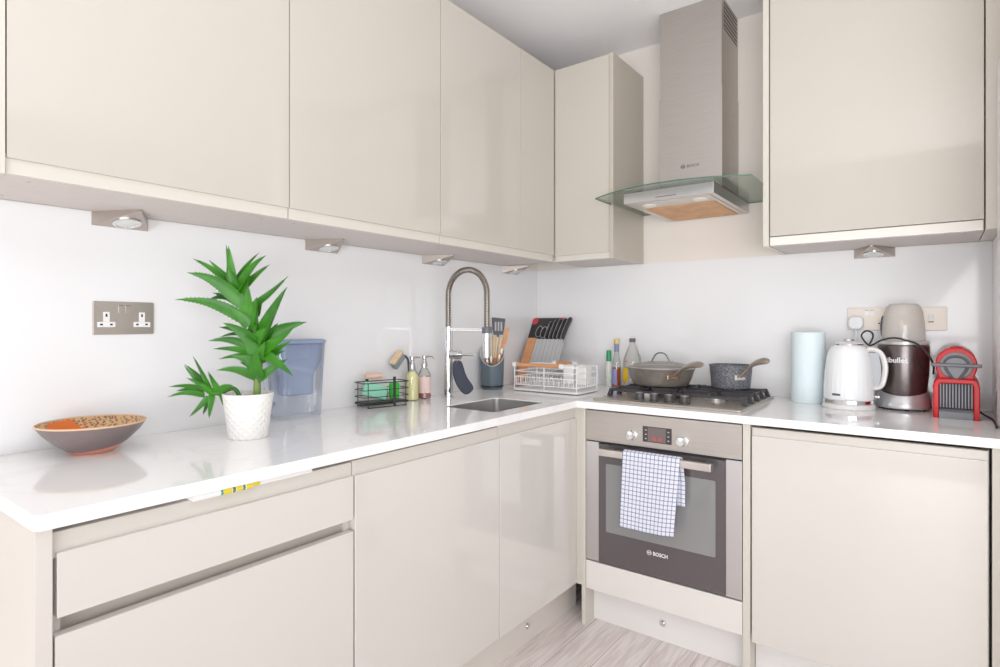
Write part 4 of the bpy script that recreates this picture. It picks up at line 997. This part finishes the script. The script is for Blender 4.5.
bm = B(); lathe(bm, [(.044, .2375), (.035, .243), (.001, .246)], 40); part('lid_top', bm, white_pl, lid)
bm = B(); lathe(bm, [(.018, .245), (.020, .249), (.018, .254), (.001, .255)], 24); part('lid_knob', bm, chrome, lid)
bm = B(); d = Vector((1, .02, 0))
hp = spline([d*.060+Vector((0, 0, .216)), d*.080+Vector((0, 0, .216)), d*.102+Vector((0, 0, .200)), d*.113+Vector((0, 0, .160)), d*.110+Vector((0, 0, .118)), d*.100+Vector((0, 0, .088)), d*.078+Vector((0, 0, .080))], 6)
tube(bm, hp, .0085, 12, flat=1.35); part('handle', bm, M('handle_white', (228, 224, 222), .2, coat=.4), t)
bm = B(); loft(bm, [[Vector((x, y, z)) for x, y in ((.066, -.012), (.102 if .09 < z < .2 else .094, -.007), (.102 if .09 < z < .2 else .094, .007), (.066, .012))] for z in (.085, .12, .16, .205)]); part('water_window', bm, M('grey_water_gauge', (158, 162, 166), .25), t)
bm = B(); loft(bm, [[Vector((-.076, -.013, .07)), Vector((-.076, .013, .07)), Vector((-.078, .010, .08)), Vector((-.078, -.010, .08))], [Vector((-.060, -.018, .215)), Vector((-.060, .018, .215)), Vector((-.05, .018, .232)), Vector((-.05, -.018, .232))]])
part('spout', bm, white_pl, t)
bm = B(); fk = R(-108)
for k in range(9):
    a0_ = fk+R(-10+20*k/9); a1_ = fk+R(-10+20*(k+1)/9)
    box(bm, (0, 0, 0), (.001, .001, .001)) if False else None
loft(bm, [[Vector((.0834*math.cos(fk+R(-10+2*k)), .0834*math.sin(fk+R(-10+2*k)), z)) for k in range(11)] for z in (.050, .0575)], closed=False); part('badge', bm, M('badge_dark', (96, 92, 92), .35, metal=.5), t, label='small dark badge plate')
bm = B(); box(bm, (.083, -.008, .042), (.097, .008, .052), .002); part('switch', bm, chrome, t)

bx, by = 1.668, -.112
t = thing('blender', 'dark blender with upturned clear cup on a silver base', 'blender', (bx, by, ZC))
bm = B(); seg = 72; lo = []
for k, (r_, z) in enumerate(((.078, .006), (.083, .009), (.084, .020), (.080, .034), (.074, .046), (.071, .052))):
    row = []
    for j in range(seg):
        a = 2*PI*j/seg; sc_ = max(0, math.cos(2*(a+PI/2)))   # scalloped: high at the sides
        zz = z+(.014*(.5-.5*math.cos(2*(a+PI/2)))*max(0, (z-.02)/.032))
        row.append(Vector((r_*math.cos(a), r_*math.sin(a), zz)))
    lo.append(row)
loft(bm, lo); part('base', bm, M('silver_base', (206, 206, 208), .3, metal=.6), t)
bm = B()
for k in range(8): a = 2*PI*k/8+.2; cyl(bm, (.068*math.cos(a), .068*math.sin(a), 0), (.068*math.cos(a), .068*math.sin(a), .008), .008, seg=10)
part('feet', bm, black, t)
bm = B(); lathe(bm, [(.066, .048), (.0705, .07), (.076, .12), (.0785, .18), (.079, .228), (.077, .236)], 52); part('motor_body', bm, M('dark_metal_body', (104, 96, 95), .26, metal=.85), t)
bm = B(); lathe(bm, [(.078, .2355), (.079, .237), (.078, .246), (.070, .250), (.001, .250)], 48); part('collar', bm, M('silver_collar', (214, 212, 210), .25, metal=.7), t)
bm = B(); lathe(bm, [(.066, .250), (.066, .27), (.064, .31), (.059, .352), (.052, .374), (.042, .383), (.001, .385)], 48, cap0=False); part('cup', bm, cup_m, t, label='upturned smoky clear cup')
bm = B(); lathe(bm, [(.040, .250), (.038, .258), (.012, .262), (.010, .280), (.001, .281)], 24); part('blade_hub', bm, steel_pale, t)
tx = text_bm('nutribullet', .026, .0003, .0006); w_ = max(v.co.x for v in tx.verts)
rt = .0783
bm = B()
for v in tx.verts:
    z = .172+v.co.y; a = -PI/2+R(12)+(v.co.x-w_)/rt*.97
    rr = .0762+(z-.12)*.046+.0008+(v.co.z > 0)*.0003
    v.co = Vector((rr*math.cos(a), rr*math.sin(a), z))
merge(bm, tx); part('lettering', bm, ink_w, t, label='white lettering on the dark body')

# ---- coffee machine
cmx, cmy, crot = 1.816, -.272, R(-1.5)
t = thing('capsule_coffee_machine', 'small red capsule coffee machine with grey grille at the right', 'coffee machine', (cmx, cmy, ZC), crot)
def dome():
    pts = [(-.060, .0), (.060, .0), (.060, .108)]
    pts += [(.060-.008*(1-math.cos(a)), .108+.016*math.sin(a)) for a in (R(30), R(60), R(90))]
    pts += [(.0475, .128), (.0475, .140)]
    for k in range(0, 21):
        a = R(-24)+R(228)*k/20
        pts.append((.0555*math.cos(a), .174+.0585*math.sin(a)))
    pts += [(-.0475, .140), (-.0475, .128)]
    pts += [(-.060+.008*(1-math.cos(a)), .108+.016*math.sin(a)) for a in (R(90), R(60), R(30))]
    pts += [(-.060, .108)]
    return pts
loc_s = lambda x, y, z: basis((x, y, z), (1, 0, 0), (0, 0, 1))
# the extruded silhouette runs along -Z of that basis (towards the back): place it so the front is y=.012
bm = B(); plate(bm, [dome()], .215, .004, loc_s(0, .227, 0)); part('body', bm, red_pl, t)
bm = B()
frame_o = [(-.0605, .0), (-.0445, .0), (-.0445, .108), (-.039, .115), (.039, .115), (.0445, .108), (.0445, .0), (.0605, .0), (.0605, .106), (.054, .124), (.046, .130), (-.046, .130), (-.054, .124), (-.0605, .106)]
plate(bm, [frame_o], .030, .003, loc_s(0, .0125, 0)); part('front_frame', bm, red_pl, t)
bm = B(); box(bm, (-.0443, .004, .032), (.0443, .0118, .114), .001, mi=1)
for k in range(11): box(bm, (-.0425+.0081*k, -.006, .034), (-.0385+.0081*k, .0045, .113), .001, mi=0)
part('grille', bm, [M('grille_grey', (150, 150, 158), .35), M('grille_gap', (52, 54, 62), .5)], t)
bm = B(); loft(bm, [[Vector((-.0440, -.024, .0)), Vector((.0440, -.024, .0)), Vector((.0440, .010, .0)), Vector((-.0440, .010, .0))], [Vector((-.0440, -.024, .022)), Vector((.0440, -.024, .022)), Vector((.0440, .010, .031)), Vector((-.0440, .010, .031))]]); part('drip_tray', bm, grey_pl, t)
bm = B(); lathe(bm, [(.0435, 0), (.0435, .006), (.041, .009), (.001, .009)], 44); bmesh.ops.transform(bm, matrix=loc_s(0, .0125, .172), verts=bm.verts); fc = part('head_disc', bm, grey_pl, t)
bm = B()
tube(bm, spline([(-.008, .001, .128), (-.026, .001, .160), (-.031, .001, .182), (-.018, .001, .199), (0, .001, .203), (.018, .001, .199), (.031, .001, .182), (.026, .001, .160), (.008, .001, .128)], 5), .0048, 8, flat=.8); part('head_loop', bm, grey_d, fc)
bm = B(); box(bm, (-.066, -.006, .168), (.066, .004, .180), .004, 3); part('lever', bm, M('lever_grey', (112, 112, 118), .3), t)
bm = B(); box(bm, (-.010, .05, .2305), (.010, .085, .2355), .002); part('lever_hinge', bm, grey_d, t)
for s in (-1, 1):
    bm = B(); box(bm, (s*.047-.004, .03, .1), (s*.047+.004, .05, .17), .002) if False else box(bm, (s*.010-.007, .03, .230), (s*.010+.007, .09, .2345), .0015); part('top_button', bm, red_pl, t)

# ---- cables
bm = B(); cable = spline([(1.880, -.17, ZC+.016), (1.888, -.175, ZC+.010), (1.896, -.18, ZC+.0045), (1.903, -.20, ZC+.0033), (1.909, -.26, ZC+.0033), (1.910, -.34, ZC+.0033), (1.907, -.44, ZC+.0033)], 8)
tube(bm, cable, .003, 8); solo('power_cable', bm, rubber, 'black power cable trailing right from the red coffee machine', 'cable')
lead = [(1.571, 1.134), (1.582, 1.162), (1.579, 1.178), (1.565, 1.185), (1.551, 1.177), (1.548, 1.161), (1.571, 1.132), (1.606, 1.151), (1.643, 1.160), (1.680, 1.152), (1.710, 1.140), (1.736, 1.113), (1.750, 1.088)]
cab = spline([Vector((x, -.205-.012*(k < 6)+.0012*k, z)) for k, (x, z) in enumerate(lead)]+[Vector((1.757, -.178, 1.060)), Vector((1.756, -.14, 1.035))], 8)
bm = B()
tube(bm, cab, .0032, 8); solo('power_cable', bm, rubber, 'black power cable looping across the front of the blender', 'cable')

# ---- sockets
steel_plate = M('brushed_nickel_plate', (196, 186, 176), .34, metal=.85, var=(8, (184, 173, 162)), stretch=(1, 40, 1))
warm_plate = M('warm_nickel_plate', (216, 205, 194), .4, metal=.25)
def make_socket(label, loc, rz, insert, outlets=True):
    pm = steel_plate if rz > 0 else warm_plate
    t = thing('wall_socket', label, 'socket', loc, rz, group='double wall sockets') if outlets else thing('switch_plate', label, 'switch', loc, rz)
    bm = B(); plate(bm, [rrect(.148, .088, .004, 3)], .005, .0015, loc_s(0, -.0042, 0)); part('faceplate', bm, pm, t)
    if not outlets:
        bm = B(); box(bm, (.019, -.0125, -.009), (.034, -.0090, .015), .0012); sw = part('switch', bm, white_pl, t, label='single white rocker switch')
        bm = B(); box(bm, (.0185, -.0115, -.0135), (.0345, -.0091, -.0095), .0005); part('switch_edge', bm, M('switch_edge_grey', (120, 112, 106), .5), sw)  # darker grey strip along the rocker's edge
        return t
    for s in (-1, 1):
        bm = B()
        z0 = -.012; y0, y1 = -.0098, -.0091
        box(bm, (s*.043-.0075, y0, -.010), (s*.043+.0075, y1, .016), .0003, mi=0)
        box(bm, (s*.043-.021, y0, -.024), (s*.043+.021, y1, -.0105), .0003, mi=0)
        box(bm, (s*.043-.0022, y0-.0004, .003), (s*.043+.0022, y0, .011), mi=1)
        for q in (-1, 1): box(bm, (s*.043+q*.0115-.0032, y0-.0004, -.0195), (s*.043+q*.0115+.0032, y0, -.015), mi=1)
        part('outlet', bm, [insert, black], t)
        bm = B(); box(bm, (s*.0085-.0068, -.0112, .014), (s*.0085+.0068, -.0090, .034), .0006); sw = part('switch', bm, steel_plate if insert is white_pl and rz > 0 else white_pl, t)
        bm = B(); box(bm, (s*.0085-.006, -.0118, .0325), (s*.0085+.006, -.0110, .0345)); part('switch_edge', bm, M('switch_edge_grey', (120, 112, 106), .5), sw)
    return t
make_socket('double nickel socket with white outlets on the left wall', (.0, -2.0475, 1.2255), PI/2, white_pl)
warm = M('warm_white_insert', (238, 228, 218), .35)
s1 = make_socket('double socket behind the kettle with a plug in it', (1.5555, 0, 1.229), 0, warm)
s2 = make_socket('nickel switch plate at the right, half hidden by the blender cup', (1.7225, 0, 1.229), 0, warm, outlets=False)
t = thing('plug', 'white plug pushed into the socket behind the kettle', 'plug', (1.5125, -.010, 1.214))
bm = B(); plate(bm, [rrect(.050, .052, .018, 6)], .034, .006, loc_s(0, -.0003, 0)); part('plug_body', bm, M('white_plug', (232, 234, 236), .35), t)
bm = B(); tube(bm, spline([(0, -.016, -.024), (0, -.018, -.05), (0, -.02, -.10), (.004, -.024, -.20), (.004, -.03, -.28), (.004, -.035, -.310)], 5), .0035, 8); part('plug_lead', bm, white_pl, t)
t = thing('plug', 'small black plug hanging beside the blender cup', 'plug', (1.598, -.0105, 1.205))
bm = B(); plate(bm, [[(-.004, -.040), (.010, -.042), (.013, -.030), (.012, .034), (.006, .040), (-.002, .030), (-.006, 0)]], .022, .003, loc_s(0, -.0005, 0)); part('plug_body', bm, M('dark_plug', (84, 82, 86), .4), t)

# ---- cloth poking out above the drawer
bm = B()
def strip(y0, y1, mi, x1=.598, zc=.8675, th=.0042):
    lo = []
    for yy in (y0, y1): lo.append([Vector((.45, yy, zc-th)), Vector((x1-.003, yy, zc-th)), Vector((x1, yy, zc-.001)), Vector((x1-.003, yy, zc+th)), Vector((.45, yy, zc+th))])
    loft(bm, lo, mi=mi)
Y0, Y1 = -2.143, -1.931
strip(Y0, -2.02, 0, .602, .866, .0058); strip(-2.02, Y1+.06, 0, .599, .8670, .0048); strip(Y1+.061, Y1, 0, .596, .8678, .0032)
for a, b, m_ in ((-2.084, -2.066, 1), (-2.056, -2.044, 1), (-2.034, -2.021, 1), (-2.064, -2.058, 2), (-2.042, -2.037, 2), (-2.089, -2.0845, 3)): strip(a, b, m_, .6026, .866, .0059)
strip(-2.019, -2.002, 1, .5996, .8671, .0049)
strip(Y1+.03, Y1+.034, 4, .5965, .8678, .0033); strip(Y1+.006, Y1+.010, 4, .5965, .8678, .0033)
solo('folded_cloth', bm, [M('white_cotton', (242, 240, 238), .85), M('lemon_yellow', (226, 206, 52), .8), M('leaf_green', (96, 128, 70), .8), M('teal_print', (80, 160, 150), .8), M('grey_print', (128, 126, 126), .8)], 'white lemon-print cloth poking out above the top drawer', 'cloth')

# ================================================================== CAMERA
cd = bpy.data.cameras.new('camera'); cam = bpy.data.objects.new('camera', cd); COL.objects.link(cam)
cam.location = (1.7643, -2.6933, 1.2096); cam.rotation_euler = (PI/2, 0, .6451)
cd.sensor_width = 36; cd.lens = 580.7/1000*36; cd.shift_x = .0007; cd.shift_y = -.0095; cd.clip_start = .02
S.camera = cam

# ================================================================== LIGHT
w = bpy.data.worlds.new('world'); S.world = w; w.use_nodes = True
bg = w.node_tree.nodes['Background']; bg.inputs[0].default_value = (.965, .985, 1.02, 1); bg.inputs[1].default_value = .9
def area(name, loc, target, sx_, sy_, power, col=(1, 1, 1)):
    l = bpy.data.lights.new(name, 'AREA'); l.shape = 'RECTANGLE'; l.size = sx_; l.size_y = sy_; l.energy = power; l.color = col
    o = bpy.data.objects.new(name, l); COL.objects.link(o); o.location = loc
    o.rotation_euler = (Vector(target)-Vector(loc)).to_track_quat('-Z', 'Y').to_euler()
    return o
area('window_light', (1.3, -5.2, .95), (1.3, 0, .95), 3.0, 1.9, 17, (.985, .993, 1))
area('side_fill', (4.6, -2.6, .95), (0, -2.6, .95), 2.2, 1.8, 15, (.99, .995, 1))  # area lamp added off to the right, no window known on that side
area('bounce_fill', (2.5, -4.9, .6), (1.1, -.6, 2.56), 2.4, .9, 95, (.97, .985, 1))  # added fill thrown up at the ceiling, no such lamp in the room
area('ceiling_fill', (2.75, -3.0, 1.45), (2.5, -2.4, 2.56), 2.0, 1.3, 84, (.97, .985, 1))  # added upward fill to brighten ceiling and worktop, not a fitting of the room
sl = bpy.data.lights.new('sun_patch_spot', 'SPOT'); sl.energy = 130; sl.spot_size = R(58); sl.spot_blend = .3; sl.shadow_soft_size = .1  # spot added to emulate sun on the unseen floor behind the camera
so = bpy.data.objects.new('sun_patch_spot', sl); COL.objects.link(so); so.location = (1.5, -5.4, 2.4); so.rotation_euler = (Vector((1.3, -3.75, 0))-so.location).to_track_quat('-Z', 'Y').to_euler()
S.view_settings.view_transform = 'Standard'; S.view_settings.look = 'None'; S.view_settings.exposure = -.7; S.view_settings.gamma = 1.1
